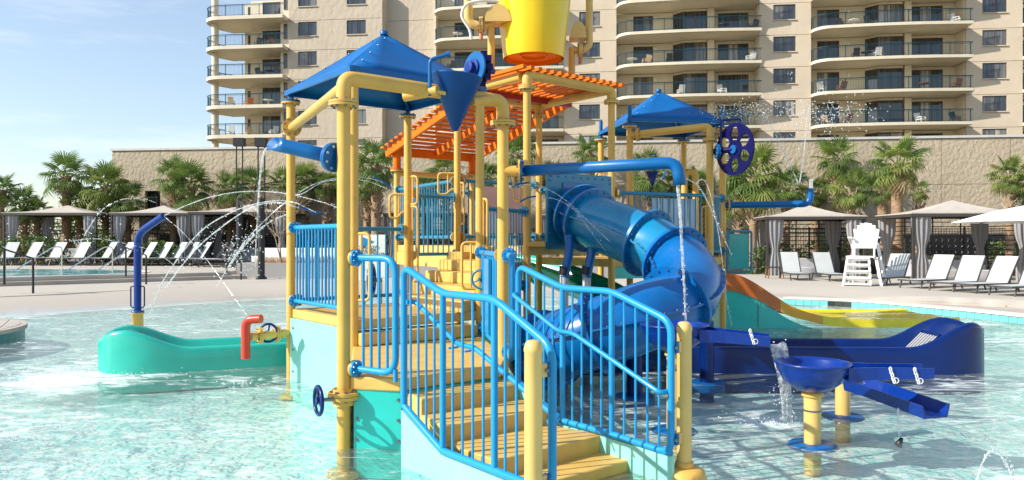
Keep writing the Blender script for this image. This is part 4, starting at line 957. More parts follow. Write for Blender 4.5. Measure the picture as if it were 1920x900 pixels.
# orange slatted roofs
rf = MB().bar(at(T1, 4.115)-U*.1+VV*.1, at(T2, 4.115)+U*.15+VV*.1, .03, .02).build('slatted_roof', ORG, play); MB().bar(at(T4, 4.115)-U*.1, at(T3, 4.115)+U*.15, .03, .02).build('beam', ORG, rf)
for i in range(15):
    t = -.12 + i*1.98/14; a = at(T1+U*t, 4.15)-VV*.10; b = at(T4+U*t, 4.15)+VV*.14; MB().bar(a, b, .07, .05).build('slat', ORG, rf)
LA = at(L1, 3.42)-U*.12; LB = at(L2, 3.42)+U*.10; up = V(.63, -.78, 0)*2.75 + V(0,0,.72); dn = -up*.06
rf2 = MB().bar(LA+dn, LA+up, .06, .14).build('slatted_roof', ORG, play); MB().bar(LB+dn, LB+up, .06, .14).build('beam', ORG, rf2); MB().bar(LA.lerp(LB, .5)+dn, LA.lerp(LB, .5)+up, .06, .12).build('beam', ORG, rf2)
for s in (0, 1.0): MB().bar(LA+up*s-V(0,0,.02), LB+up*s-V(0,0,.02), .06, .16).build('beam', ORG if s < .5 else mat('dark_red_fascia', (.35, .02, .012), .5), rf2)
ns = 17
for i in range(ns+1): 
    c = LA+dn+(up-dn)*(i/ns)+V(0,0,.11); d = LB+dn+(up-dn)*(i/ns)+V(0,0,.11); e = U*.10; MB().bar(c-e, d+e*.3, .115, .035).build('slat', ORG, rf2)
# decks and panels
def deck(poly, z, th=.11, name='deck', mt=TREAD): return bevel(MB().prism([(p.x, p.y) for p in poly], z-th, z).build(name, mt, play), .012, 2)
def wallp(a, b, z0, z1, mt, name='side_panel', th=.03, bolts=True, n=None):
    d = (b-a).normalized(); nn = V(d.y, -d.x, 0)*th/2
    poly = [(a+nn), (b+nn), (b-nn), (a-nn)]
    zs0 = z0 if not isinstance(z0, tuple) else [z0[0], z0[1], z0[1], z0[0]]; zs1 = z1 if not isinstance(z1, tuple) else [z1[0], z1[1], z1[1], z1[0]]
    m = MB(); pl_ = [(p.x, p.y) for p in poly]
    ar = sum(pl_[i][0]*pl_[(i+1)%4][1]-pl_[(i+1)%4][0]*pl_[i][1] for i in range(4))
    if ar < 0:
        pl_ = pl_[::-1]
        if isinstance(zs0, list): zs0 = zs0[::-1]
        if isinstance(zs1, list): zs1 = zs1[::-1]
    o = m.prism(pl_, zs0, zs1).build(name, mt, play)
    if bolts and not isinstance(z1, tuple):
        bm = MB()
        for s in (.06, .94):
            for z in (.15, .5, .85):
                p = a.lerp(b, s); zz = lerp(max(z0, 0), z1, z); bm.cyl(V(p.x, p.y, zz)+nn*1.0, V(p.x, p.y, zz)+nn*1.7, .014, 8); bm.cyl(V(p.x, p.y, zz)-nn*1.7, V(p.x, p.y, zz)-nn*1.0, .014, 8)
        bm.build('bolt', BOLT, o)
    return o
LAND = [V(-1.36, 6.28, 0), V(-.93, 6.2, 0), V(-.62, 6.47, 0), V(-.10, 6.84, 0), V(-.06, 7.3, 0), P5-U*.02-VV*.02, P2-V(0, .02, 0)]
deck(LAND, .60)
wallp(V(-1.33, 6.30, 0), V(-.92, 6.235, 0), -.25, .49, TURQ); wallp(V(-.90, 6.26, 0), V(-.60, 6.52, 0), -.25, .485, TURQ, bolts=False); wallp(V(-.60, 6.52, 0), V(-.12, 6.88, 0), -.25, .484, TURQ, bolts=False)
wallp(P1+V(-.03, .08, 0), P2+V(-.0, -.06, 0), -.25, .488, TURQ, bolts=False); wallp(P0+V(.02, -.05, 0), P2-VV*-.06, -.25, .77, TURQ_LIT)
wallp(P6+V(0, .08, 0), P5+V(0, -.06, 0), -.25, .48, TURQ)
deck([P2+U*.03-VV*.0, P5, P3, P0], .88)
# steps between landing and tower, and up to the high deck
def stepbox(a, b, dvec, z, th, name='tread'): return bevel(MB().prism([((p.x, p.y)) for p in (a, b, b+dvec, a+dvec)], z-th, z).build(name, TREAD, play), .014, 2)
stepbox(V(-1.62, 8.02, 0), V(-.40, 8.88, 0), VV*.30, .745, .14)
pw = P5-P3; back = (T1-P5).normalized()
for i, (z, t) in enumerate(((1.02, -.38), (1.16, -.02), (1.31, .36), (1.46, .70))):
    a = P3+back*(t)+ (P5-P3)*.06; b = P5+back*t-(P5-P3)*.04; stepbox(a, b, back*.55, z, .15 if i else .14)
for i, (z, t) in enumerate(((1.16, -.02), (1.31, .36), (1.46, .70))):
    a = P3+back*(t+.02)+(P5-P3)*.08; b = P5+back*(t+.02)-(P5-P3)*.06; MB().prism([(p.x, p.y) for p in (a, b, b+back*.5, a+back*.5)], .9, z-.15).build('riser_block', TREAD, play)
bevel(MB().box(at(T4+back*-.25+U*.05, 1.37)+U*.22, (.45, .5, .40), math.atan2(U.y, U.x)).build('step_block', TREAD, play), .015)
deck([P3+back*.95+U*.03, P5+back*.95-U*.03, T1-U*.02, T4+U*.02], 1.459, .14)
deck([T1, T2, T3, T4], 1.66, .12); deck([T4-U*.0, T3, L2, L1], 1.655, .12)
for a, b in ((T4, L1), (L1, L2)): wallp(a, b, 1.3, 1.535, TREAD, bolts=False)
bevel(MB().box(at(T1, 1.69)+V(.13, .0, 0), (.24, .3, .07)).build('ledge', YEL, play), .01)
deck([T2+V(.05,0,0), F1, F4, T3], 1.45, .12); deck([F1, F2, F3, F4], 1.45, .12); deck([T2, E1, F2, F1], 1.448, .12)
wallp(T2, E1, 1.15, 1.33, TURQ, bolts=False); wallp(F2, F3, -.25, 1.33, TURQ_LIT, bolts=False)
# main staircase
TP = [(.08, V(.07, 5.01, 0), V(.895, 5.67, 0)), (.21, V(-.11, 5.23, 0), V(.717, 5.90, 0)), (.34, V(-.517, 5.66, 0), V(.30, 6.25, 0)), (.47, V(-.73, 6.01, 0), V(.07, 6.66, 0)), (.60, V(-.86, 6.22, 0), V(-.08, 6.86, 0))]
for (z, l, r_), (z2, l2, r2) in zip(TP[:-1], TP[1:]):
    bk = (l2-l).normalized()*.12
    bevel(MB().prism([(p.x, p.y) for p in (l, r_, r2+bk, l2+bk)], z-.16, z).build('tread', TREAD, play), .014, 3)
l, r_ = TP[0][1], TP[0][2]; fw = V(.63, -.78, 0)*.34
bevel(MB().prism([(p.x, p.y) for p in (l+fw, r_+fw, r_, l)], -.2, -.05).build('tread', TREAD, play), .014, 3)
SA = V(.24, 4.45, 0); SB = V(1.14, 5.35, 0); SV = V(-.63, .78, 0)
def stair_rail(base, side, top, bot, bars, big, hand, end_r=.027):
    def P(t, z): return V(base.x + SV.x*t, base.y + SV.y*t, z)
    def zat(lst, t):
        for (t0, z0), (t1, z1) in zip(lst[:-1], lst[1:]):
            if min(t0, t1)-1e-6 <= t <= max(t0, t1)+1e-6: return z0 + (z1-z0)*(t-t0)/(t1-t0)
        return lst[-1][1]
    pts = [P(bot[0][0], bot[0][1])] + [P(t, z) for t, z in top] ; ptsb = [P(t, z) for t, z in bot[::-1]]
    loop = fillet([P(*bot[1])] + [P(*bot[0])] + [P(*top[0])] + [P(*q_) for q_ in top[1:]] + [P(top[-1][0], bot[-1][1])], .10, 6)
    root = MB().tube(loop, end_r, 14).build('railing', SKYB, play)
    MB().tube(fillet([P(t, z) for t, z in bot], .05, 4), .026, 12).build('bottom_rail', SKYB, root)
    for t in bars: MB().cyl(P(t, zat(bot, t)), P(t, zat(top, t)), .0095, 8).build('bar', SKYB, root)
    for t in big: MB().cyl(P(t, zat(bot, t)), P(t, zat(top, t)), .0235, 12).build('upright', SKYB, root)
    off = side; hp = [P(t, z)+off for t, z in hand]
    MB().tube(fillet([hp[0]-off*1.0] + hp + [hp[-1]-off*1.0], .06, 5), .019, 12).build('handrail', SKYB, root)
    for i in (1, 2): MB().cyl(hp[i]-V(0,0,.02), hp[i]-off+V(0,0,-.02), .008, 6).build('bracket', SKYB, root)
    return root
top = [(0.0, 1.11), (.564, 1.365), (1.17, 1.365), (1.71, 1.545)]; bot = [(0.0, .24), (.564, .24), (1.17, .235), (1.71, .47)]
bars = [.11, .22, .335, .45, .685, .805, .925, 1.045, 1.28, 1.39, 1.50, 1.61]
hand = [(.03, .66), (.90, 1.00), (1.10, 1.0), (1.68, 1.27)]
stair_rail(SA, V(.72, .69, 0)*.09, top, bot, bars, [.564, 1.17], hand)
topb = [(0.0, 1.165), (.58, 1.35), (1.14, 1.35), (1.72, 1.52)]; botb = [(0.0, .22), (.58, .24), (1.14, .24), (1.72, .48)]
stair_rail(SB, -V(.72, .69, 0)*.09, topb, botb, [.11, .22, .335, .45, .69, .80, .91, 1.02, 1.26, 1.37, 1.49, 1.60], [.58, 1.14], [(.03, .66), (.93, 1.00), (1.10, 1.0), (1.70, 1.27)])
for base in (SA, SB):
    def P(t, z, b=base): return V(b.x + SV.x*t, b.y + SV.y*t, z)
    for t0, t1, z0, z1 in ((-.02, 1.17, .205, .205), (1.17, 1.73, .205, .43)):
        wallp(P(t0, 0), P(t1, 0), (-.26, -.26), (z0, z1), TURQ_LIT, 'stringer', .024)
n1 = V(.125, 4.36, 0); n2 = V(1.255, 5.44, 0)
for n_, zt, inn_ in ((n1, 1.165, V(.72,.69,0)), (n2, 1.155, V(-.72,-.69,0))):
    po = post(n_, zt, r=.0535, cap=True, z0=-.05 if n_ is n2 else -.25, mt=YELC)
    if n_ is n2:
        MB().lathe([(.19, -.25), (.175, -.02), (.145, .075), (.11, .095), (.055, .10)], at(n_, 0), n=24).build('foot', YEL, po)
        MB().lathe([(.066, .10), (.068, .135), (.056, .14)], at(n_, 0), n=20).build('collar', YEL, po)
    for z in (.32, .98):
        c = at(n_, z)+inn_*.07; bevel(MB().box(c, (.09, .035, .08), math.atan2(inn_.y, inn_.x)).build('rail_bracket', YELC, po), .006)
        c = at(n_, z)+inn_*.115; b_ = bevel(MB().box(c, (.03, .055, .085), math.atan2(inn_.y, inn_.x)).build('rail_clamp', COB, po), .01); MB().cyl(c+V(.0,-.02,0), c+V(0,-.045,0), .012, 8).build('bolt', BOLT, b_)
# gates and railings with flanged rails
def rail_panel(a, b, zt, zb, path=None, n=None, rr=.03, br=.0105, name='railing', mt=SKYB, fl=(1, 1), corner=None, spacing=.095, skip=()):
    pts = path or [a, b]
    L_ = sum((q2-q1).length for q1, q2 in zip(pts[:-1], pts[1:]))
    top_ = [at(p, zt) for p in pts]; bot_ = [at(p, zb) for p in pts]
    if corner:
        loop = fillet([top_[0], top_[-1], bot_[-1], bot_[0]], .14, 6); root = MB().tube(loop, rr, 14).build(name, mt, play)
    else:
        root = MB().tube(top_, rr, 14).build(name, mt, play); MB().tube(bot_, rr*.85, 12).build('bottom_rail', mt, root)
    k = n or max(2, int(L_/spacing))
    for i in range(1, k):
        s = L_*i/k; acc = 0
        for q1, q2 in zip(pts[:-1], pts[1:]):
            l_ = (q2-q1).length
            if s <= acc+l_: p = q1.lerp(q2, (s-acc)/l_); break
            acc += l_
        if i in skip: continue
        MB().cyl(at(p, zb), at(p, zt), br, 8).build('bar', mt, root)
    d0 = (pts[1]-pts[0]).normalized(); d1 = (pts[-1]-pts[-2]).normalized()
    for z in (zt, zb):
        if fl[0]: flange(at(pts[0], z)+d0*.0, d0, rr*2.5, YEL, two=mt, bolt=BOLTB)
        if fl[1]: flange(at(pts[-1], z)-d1*.0, d1, rr*2.5, mt, two=YEL, bolt=BOLTB)
    return root
def off(p, q_, k=.10): return p + (q_-p).normalized()*k
g0 = P1+V(.10, .0, 0); rail_panel(g0, V(-.945, 6.06, 0), 1.60, .665, corner=True, n=5, fl=(1, 0), rr=.029, br=.013)
MB().cyl(V(-.945, 6.06, .60), V(-.945, 6.06, .7), .02).build('gate_foot', SKYB, play)
rail_panel(P6+V(.06, -.06, 0), V(.0, 6.78, 0), 1.60, .66, corner=True, n=4, fl=(1, 0), rr=.03)
rail_panel(off(P0, P2), P2-VV*-.07, 1.905, .99, n=17, fl=(1, 0), rr=.03, br=.012)
rail_panel(off(P2, P5, .05), V(-1.35, 10.9, 0) if False else off(P3, P2, .1), 1.90, 1.03, n=9, fl=(0, 1), mt=SKYD) if False else None
rail_panel(P0+ (P3-P0).normalized()*.1, off(P3, P0), 1.90, .99, n=12, mt=SKYD)
rail_panel(off(P6, P5, .09), off(P5, P6, .09), 1.60, .67, n=14, mt=SKYB, br=.012)
rail_panel(off(P5, T1, .1), off(T1, P5, .1), 2.145, 1.12, n=14, mt=SKYD, br=.010)
bow = [off(P3, T4, .09)] + [P3.lerp(T4, t) + V(-.78, .35, 0)*.38*math.sin(math.pi*t) for t in (.12, .25, .4, .55, .7, .85)] + [off(T4, P3, .09)]
rail_panel(None, None, 2.42, 1.53, path=bow, n=16, mt=SKYD, br=.011)
rail_panel(off(T4, T3, .1), off(T3, T4, .1), 2.69, 1.80, n=13, mt=SKYD)
rail_panel(off(T4, L1, .1), off(L1, T4, .1), 2.69, 1.80, n=22, mt=SKYD); rail_panel(off(L1, L2, .1), off(L2, L1, .1), 2.69, 1.80, n=16, mt=SKYD)
rail_panel(off(T2, E1, .1), off(E1, T2, .08), 2.48, 1.56, n=16, mt=SKYD, fl=(1, 0)); rail_panel(off(T2, T3, .1), off(T3, T2, .1), 2.6, 1.80, n=14, mt=SKYD)
rail_panel(off(E1, F2, .08), off(F2, E1, .08), 2.48, 1.56, n=7, mt=SKYD, fl=(0, 1))
pk = mat('pale_pink_panel', (.70, .42, .38), .5)
wallp(T4.lerp(T3, .30)+V(0,-.03,0), T4.lerp(T3, .80)+V(0,-.03,0), 1.86, 2.62, pk, 'infill_panel', bolts=False)
for i in range(5):
    a = T2.lerp(E1, .40+i*.095)+V(0,.05,0); b = T2.lerp(E1, .40+i*.095+.08)+V(0,.05,0); wallp(a, b, 1.62, 2.42, mat('pale_blue_slat', (.50, .62, .72), .45), 'infill_slat', .02, False)
bb = at(P6.lerp(P5, .5), 1.15); d = (P5-P6).normalized(); wallp(P6.lerp(P5, .40)-V(.03,0,0), P6.lerp(P5, .62)-V(.03,0,0), .72, 1.54, SKYB, 'perforated_plate', bolts=False)
# teal translucent panel on the right and its frame
wallp(V(3.78, 13.0, 0), V(4.12, 13.0, 0), 1.25, 1.86, mat('clear_teal_panel', (.02, .38, .36), .1, coat=.5), 'infill_panel', bolts=False)
MB().tube(fillet([V(3.74, 12.97, 1.2), V(3.74, 12.97, 1.9), V(4.16, 12.97, 1.9), V(4.16, 12.97, 1.2), V(3.74, 12.97, 1.2)], .05), .022, 8).build('panel_frame', SKYD, play)
# hand holds (yellow loops)
def loop(p, dirv, z0, z1, w, mt=YEL, notch=True):
    d = Vector(dirv).normalized(); a = at(p, 0)
    pts = [a+d*.03+V(0,0,z1), a+d*w+V(0,0,z1), a+d*w+V(0,0,z0)] + ([a+d*w*.55+V(0,0,z0), a+d*w*.35+V(0,0,z0+.08), a+d*.03+V(0,0,z0+.08)] if notch else [a+d*.03+V(0,0,z0)])
    o = MB().tube(fillet(pts, .06, 4), .017, 8).build('hand_hold', mt, play); MB().cyl(a+d*w*.5+V(0,0,z0+.02), a+d*w*.5+V(0,0,z1), .013, 8).build('bar', mt, o)
loop(P3, (-1, -.15, 0), 2.06, 2.39, .25); loop(P3, (.9, -.5, 0), 1.17, 2.22, .17, notch=False); loop(P3, (.9, -.5, 0), 2.25, 2.64, .17, notch=False)
loop(T4, (-1, -.1, 0), 2.47, 2.80, .30); loop(T4, (.9, -.5, 0), 2.0, 2.65, .12, notch=False); loop(P5, (-1, -.1, 0), 1.15, 1.72, .22, notch=False); loop(P5, (.75, -.6, 0), 1.5, 2.25, .12, notch=False)
loop(P2, (.8, -.3, 0), 1.1, 1.82, .2, notch=False); loop(V(-.03, 7.3, 0), (0, 0, 0) if False else (.6, -.6, 0), 1.7, 2.0, .02, notch=False) if False else None
loop(T1, (-.7, .3, 0), 2.3, 2.75, .2, notch=False); loop(T2, (-.9, .3, 0), 2.35, 2.8, .25, notch=False); loop(E1, (-.8, -.2, 0), 1.75, 2.3, .15, notch=False)
# valve wheels and stubs
def handwheel(c, axis, R_, mt=NAVY, parent=play, stem=.12):
    ax = Vector(axis).normalized(); x = ax.cross(Vector((0,0,1))).normalized(); y = ax.cross(x); c = Vector(c)
    o = MB().tube([c+(x*math.cos(a)+y*math.sin(a))*R_ for a in [2*math.pi*k/28 for k in range(28)]], R_*.14, 8, closed=True).build('valve_wheel', mt, parent)
    for k in range(3):
        a = 2*math.pi*k/3+.4; MB().cyl(c, c+(x*math.cos(a)+y*math.sin(a))*R_, R_*.10, 6).build('spoke', mt, o)
    MB().cyl(c-ax*.02, c+ax*.03, R_*.26, 12).build('hub', mt, o); MB().cyl(c, c+ax*stem, R_*.14, 8).build('stem', BOLT, o)
handwheel(W(597, 751, 6.12), (.86, .50, 0), .115, stem=.12)
flange(at(P1, .44), (0,0,1), .135, YEL, th=.03); MB().lathe([(.09, .36), (.09, .50)], at(P1, 0), n=16).build('valve_body', YEL, play); MB().cyl(W(622, 744, 6.2), at(P1, .44), .022, 8).build('valve_stem', BOLT, play)
rp0 = V(-3.25, 9.05, .58); pipe([at(P0, .58), V(-3.16, 9.02, .58)], .05, YEL, .05); flange(at(P0, .58)+V(-.14, -.1, 0), (-.8, -.55, 0), .10, YEL, n=6); flange(V(-3.08, 9.13, .58), (-.8, -.5, 0), .10, YEL, n=6)
handwheel(V(-3.02, 9.25, .60), (0, -1, .1), .11, stem=.1)
pipe([V(-3.19, 8.95, .33), V(-3.19, 8.95, .80), V(-2.99, 8.9, .81)], .053, RED, .13, 'red_spout'); 
pe = P5.lerp(P6, .12); handwheel(at(P5, 1.28)+V(.02, -.22, 0), (-.2, -.95, 0), .11, SKYD, stem=.1); handwheel(at(P2, 1.3)+V(.14, .3, 0), (1, 0, 0), .17, NAVY)
# spouts
fl = at(P1, 2.45)+V(-.09, .03, 0); ax = V(-.72, .62, .17)
flange(fl, ax, .125, COB, n=8, bolt=BOLTB); e = W(507, 268, 7.0); e = W(512, 269, 6.35); axn = (e-fl).normalized(); xx_ = axn.cross(V(0,0,1)).normalized(); yy_ = axn.cross(xx_); rg_ = []
for c_, k_ in ((fl, 0), (fl.lerp(e, .4), 0), (fl.lerp(e, .8), 0), (e, 1.1)): rg_.append([c_ + o_ + axn*k_*(o_.y+.3*o_.z*-1) for o_ in [(xx_*math.cos(2*math.pi*q_/24)+yy_*math.sin(2*math.pi*q_/24))*.060 for q_ in range(24)]])
o = solid(MB().loft(rg_, True, True).build('spout', COB, play), .006)
st2 = at(P6, 2.43); pipe([st2, st2+V(.16, 0, 0)], .055, YEL, .02); flange(st2+V(.17, 0, 0), (1, 0, 0), .115, YEL, two=COB)
pipe([st2+V(.17, 0, 0), V(1.53, 6.93, 2.47), V(1.56, 6.92, 2.26)], .056, COB, .16, 'spout', hollow=True)
n3 = at(V(3.74, 13.1, 0), 2.36); flange(n3+V(.06, 0, 0), (1, 0, 0), .11, YEL, two=COB); pipe([n3, V(5.03, 12.6, 2.36), V(5.04, 12.6, 2.62)], .058, COB, .16, 'spout')
MB().cyl(V(5.04, 12.6, 2.6), V(5.04, 12.6, 2.78), .035, 12).build('nozzle', STEEL, play)
for a, b_ in (((560, 388), (590, 402)), ((592, 398), (612, 405)), ((700, 332), (733, 352)), ((960, 352), (992, 342)), ((975, 378), (1005, 368)), ((1243, 335), (1250, 322))):
    p = W(*b_, 9.0 if a[0] < 900 else 10); q_ = W(*a, 8.9 if a[0] < 900 else 9.9); MB().tube([p, p.lerp(q_, .5)+V(0,0,.02), q_], .012, 8).build('jet_nozzle', COB, play)
# sign on the tower
sg = thing('pool_rule_sign', 'white sign with blue triangle reading SHALLOW WATER and NO DIVING behind the left railing', 'sign', W(700, 526, 12.5))
s0, s1 = W(672, 526, 12.5), W(724, 440, 12.5)
MB().box(((s0.x+s1.x)/2, 12.52, (s0.z+s1.z)/2), (s1.x-s0.x, .02, s1.z-s0.z)).build('board', WHITE, sg)
for k in (0, 1): MB().cyl(V(lerp(s0.x, s1.x, .2+.6*k), 12.56, -.2), V(lerp(s0.x, s1.x, .2+.6*k), 12.56, s1.z), .02, 8).build('leg', STEEL, sg)
MB().add([W(676, 443, 12.505), W(676, 466, 12.505), W(702, 453, 12.505)], [(0, 1, 2)]).build('triangle', SKYB, sg)
def text(s, p, size, parent, mt=BLACK, name='lettering'):
    c = bpy.data.curves.new(name, 'FONT'); c.body = s; c.size = size; c.extrude = .001; o = bpy.data.objects.new(name, c); S.collection.objects.link(o)
    bpy.context.view_layer.update(); me = bpy.data.meshes.new_from_object(o); bpy.data.objects.remove(o); me.materials.clear(); me.materials.append(mt)
    o = bpy.data.objects.new(name, me); S.collection.objects.link(o); o.parent = parent; o.location = Vector(p)-parent.location; o.rotation_euler = (R(90), 0, 0); return o
text('SHALLOW', W(673, 466, 12.50), .07, sg); text('WATER', W(673, 473, 12.50), .085, sg); text('NO DIVING', W(673, 481.5, 12.50), .105, sg)
# ------------------------------------------------------------------ tipping buckets and wheels
zc = lambda p, z: V(p.x, p.y, z)
bc = (T1+T3)/2
bk = thing('tipping_bucket', 'giant yellow tipping bucket above the orange slatted roof', 'bucket', at(bc, 4.56))
MB().lathe([(.47, 4.50), (.475, 4.53), (.585, 5.48), (.645, 5.98), (.68, 6.0), (.68, 6.05), (.63, 6.05), (.60, 5.9), (.44, 4.56)], V(bc.x, bc.y, .07), n=48).build('bucket_body', BUCK, bk)
MB().lathe([(.44, 4.503), (.44, 4.56), (.30, 4.565), (.22, 4.56), (.22, 4.53), (.19, 4.53), (.19, 4.565), (.001, 4.566)], V(bc.x, bc.y, .07), n=40, sharp=True).build('underside', BUCKO, bk)
for s, x0 in ((-1, 921), (1, 1072)):
    d = 11.4 if s < 0 else 12.0; b = W(x0, 300, d); b.z = 4.13; z1 = W(x0, 38 if s < 0 else 90, d).z
    po = MB().cyl(b, V(b.x, b.y, z1), .055, 16).build('bucket_post', YEL, play); flange(V(b.x, b.y, 4.20), (0,0,1), .12, YEL)
    h = W(934 if s < 0 else 1083, 45 if s < 0 else 75, d); wv = .20 if s < 0 else .13; n = 12
    rings = []
    for yy in (-.16, .16): rings.append([V(h.x + wv*1.0*math.cos(a), h.y+yy, h.z + .26*math.sin(a)) for a in [math.pi*k/n for k in range(n+1)]] )
    MB().loft(rings, True, True, True).build('bearing_cover', YELC, play)
    pts = [W(878, -60, d), W(878, 44, d), W(905, 50, d), W(925, 42, d)] if s < 0 else [W(1105, -60, d), W(1105, 88, d), W(1085, 96, d), W(1072, 92, d)]
    pipe(pts, .068 if s < 0 else .058, YELC, .2); c = W(902 if s < 0 else 1088, 47 if s < 0 else 94, d); flange(c, (1, 0, 0), .125, YELC, th=.03); MB().cyl(c+V(0,0,-.1), c+V(0,0,-.22), .03, 8).build('valve_knob', mat('orange_knob', (.6, .2, .1), .6), play)
MB().tube(catmull([W(935, 3, 11.3), W(900, 2, 11.2), W(875, 8, 11.2), W(866, 30, 11.2), W(880, 55, 11.2), W(884, 74, 11.2)], 6), .022, 8).build('hose', mat('white_hose', (.7, .68, .62), .5), play)
# blue cone bucket
cc = W(856, 146, 6.95); cone = thing('cone_bucket', 'blue cone shaped tipping bucket hanging on the big yellow pipe', 'bucket', cc)
n = 40; tilt = R(5); cr = []
for r_, z in ((.001, -.50), (.03, -.49), (.238, 0), (.245, .008)):
    cr.append([cc + V(r_*math.cos(a)+z*math.sin(tilt)*.4, r_*math.sin(a), z + r_*math.cos(a)*-math.sin(tilt)) for a in [2*math.pi*k/n for k in range(n)]])
solid(MB().loft(cr, True, True).build('cone', NAVY if False else mat('cone_blue', (.0005, .055, .22), .38, spec=.3), cone), .012)
MB().cyl(W(758, 182, 6.85), W(820, 170, 6.75), .045, 12).build('arm', YEL, play); MB().cyl(W(815, 171, 6.76), W(835, 175, 6.8), .018, 8).build('arm_pin', YELC, play); MB().cyl(W(885, 190, 7.0), W(915, 186, 7.2), .04, 12).build('arm', YEL, play)
pipe([W(806, 180, 6.75), W(806, 112, 6.75), W(842, 101, 6.75)], .017, COB, .04, 'feed_pipe', 10); MB().cyl(W(838, 102, 6.75), W(844, 101, 6.75), .028, 10).build('feed_nozzle', COB, play)
def disc_wheel(c, axis, R_, th, mt, name, label, holes=True):
    ax = Vector(axis).normalized(); x = ax.cross(Vector((0,0,1))).normalized(); y = ax.cross(x); c = Vector(c); t = thing(name, label, 'wheel', c)
    NR, NA = 14, 90; m = MB(); vs = [c + (x*math.cos(2*math.pi*k/NA)+y*math.sin(2*math.pi*k/NA))*R_*(i/NR) for i in range(NR+1) for k in range(NA)]; fs = []
    for i in range(NR):
        for k in range(NA):
            r_ = (i+.5)/NR; a = ((k+.5)/NA*6) % 1.0 - .5
            if holes and .36 < r_ < .86 and abs(a)*r_ < .06 + .26*math.sin(math.pi*min(1, max(0, (r_-.30)/.62)))*.62: continue
            fs.append((i*NA+k, i*NA+(k+1) % NA, (i+1)*NA+(k+1) % NA, (i+1)*NA+k))
    solid(m.add(vs, fs, False).build('disc', mt, t), th, 0)
    return t, c, ax
w1, c1, ax1 = disc_wheel(W(1378, 280, 12.0), (-.94, -.46, 0), .42, .035, NAVYW, 'spinning_wheel', 'large navy wheel with six cut out petals right of the small blue canopy')
MB().lathe([(.001, -.05), (.07, -.05), (.07, .05), (.001, .05)], c1, ax1, 16, sharp=True).build('hub', COB, w1)
MB().cyl(c1, W(1340, 284, 12.3), .05, 12).build('axle', NAVYW, play); flange(W(1345, 284, 12.2), (1, 0, 0), .12, COB, bolt=BOLTB)
pipe([W(1352, 290, 12.2), W(1352, 226, 12.2), W(1388, 223, 12.2), W(1388, 232, 12.2)], .022, NAVY, .03, 'feed_pipe', 8)
w2, c2, ax2 = disc_wheel(W(890, 128, 7.25), (-.78, -.68, 0.05), .162, .02, COB, 'round_disc_wheel', 'small solid blue disc wheel beside the blue cone bucket', False)
MB().lathe([(.001, .0), (.085, .0), (.085, .03), (.055, .035), (.055, .08), (.03, .085), (.001, .085)], c2, ax2, 20, sharp=True).build('hub', mat('hub_blue', (.001, .03, .22), .5, spec=.25), w2)
bg = MB()
for k in range(10):
    a = 2*math.pi*k/10; x = ax2.cross(V(0,0,1)).normalized(); y = ax2.cross(x); bg.box(c2-ax2*.07+(x*math.cos(a)+y*math.sin(a))*.15, (.06, .05, .06))
bg.lathe([(.001, -.09), (.15, -.09), (.15, -.05), (.001, -.05)], c2, ax2, 20, sharp=True); bg.build('gear', NAVYW, w2); MB().cyl(c2-ax2*.02, W(925, 134, 7.5), .03, 10).build('axle', NAVY, play)
pipe([W(905, 150, 7.4), at(P5, 3.62)], .03, COB, .02, 'bracket_pipe', 10)
# small blue cone far behind
c3 = W(1223, 322, 12.6); t3 = thing('small_cone_bucket', 'small navy cone bucket behind the long blue spout', 'bucket', c3); MB().lathe([(.012, -.26), (.11, 0), (.10, .0), (.005, -.24)], c3, (0,0,1), 24).build('cone', NAVY, t3); MB().cyl(c3+V(0,0,-.25), c3+V(-.1,0,-.5), .012, 6).build('stem', NAVY, t3)
pipe([c3+V(.06,0,0), c3+V(.06,0,.3), c3+V(-.06,0,.28)], .014, COB, .02, 'feed_pipe', 8)
pipe([W(1283, 400, 14.2), W(1283, 322, 14.2), W(1304, 322, 14.2), W(1304, 470, 14.2)], .06, YEL, .12)

# ------------------------------------------------------------------ tube slide
sl_ = thing('tube_slide', 'twisting blue enclosed tube slide curling down from the tower', 'slide', V(1.2, 9.6, 0))
pa, pb = T1+U*.28-VV*.06, T2-U*.10-VV*.06
def boxp(a, b, z0, z1, mt, name, th): 
    d = (b-a).normalized(); nn = V(d.y, -d.x, 0)*th; return bevel(MB().prism([(p.x, p.y) for p in (a, b, b+nn, a+nn)], z0, z1).build(name, mt, sl_), .02, 2)
boxp(pa, pb, 1.62, 2.72, SKYD, 'entry_panel', .05)
mid = (pa+pb)/2; boxp(pa.lerp(pb, .22)-VV*.05, pa.lerp(pb, .86)-VV*.05, 1.72, 2.58, mat('entry_panel_blue', (.005, .15, .40), .35, coat=.3), 'entry_recess', .02)
bt = MB()
for i in range(9):
    for z in (1.68, 2.66): p = pa.lerp(pb, .05+.9*i/8)-VV*.055; bt.ball(at(p, z), .013, 6, 4)
for i in range(7):
    for s in (.04, .96): p = pa.lerp(pb, s)-VV*.055; bt.ball(at(p, 1.7+.9*i/6), .013, 6, 4)
bt.build('bolt', BOLT, sl_)
key = [V(.90, 10.82, 2.16), W(1118, 418, 10.35), W(1188, 444, 9.9), W(1250, 476, 9.45), W(1290, 518, 8.95), W(1276, 566, 8.4), W(1200, 596, 8.05), W(1120, 624, 8.05), W(1050, 646, 8.35), W(1008, 664, 8.9), V(.45, 9.8, .30), V(1.2, 10.25, .26), V(2.35, 10.3, .24)]
CL = catmull(key, 10); TR = .375
secs = [(0, 8, SLB), (8, 12, SLC), (12, 24, SLC), (24, 33, SLC), (33, 52, SLB), (52, 70, SLB), (70, 84, SLB), (84, 120, NAVY)]
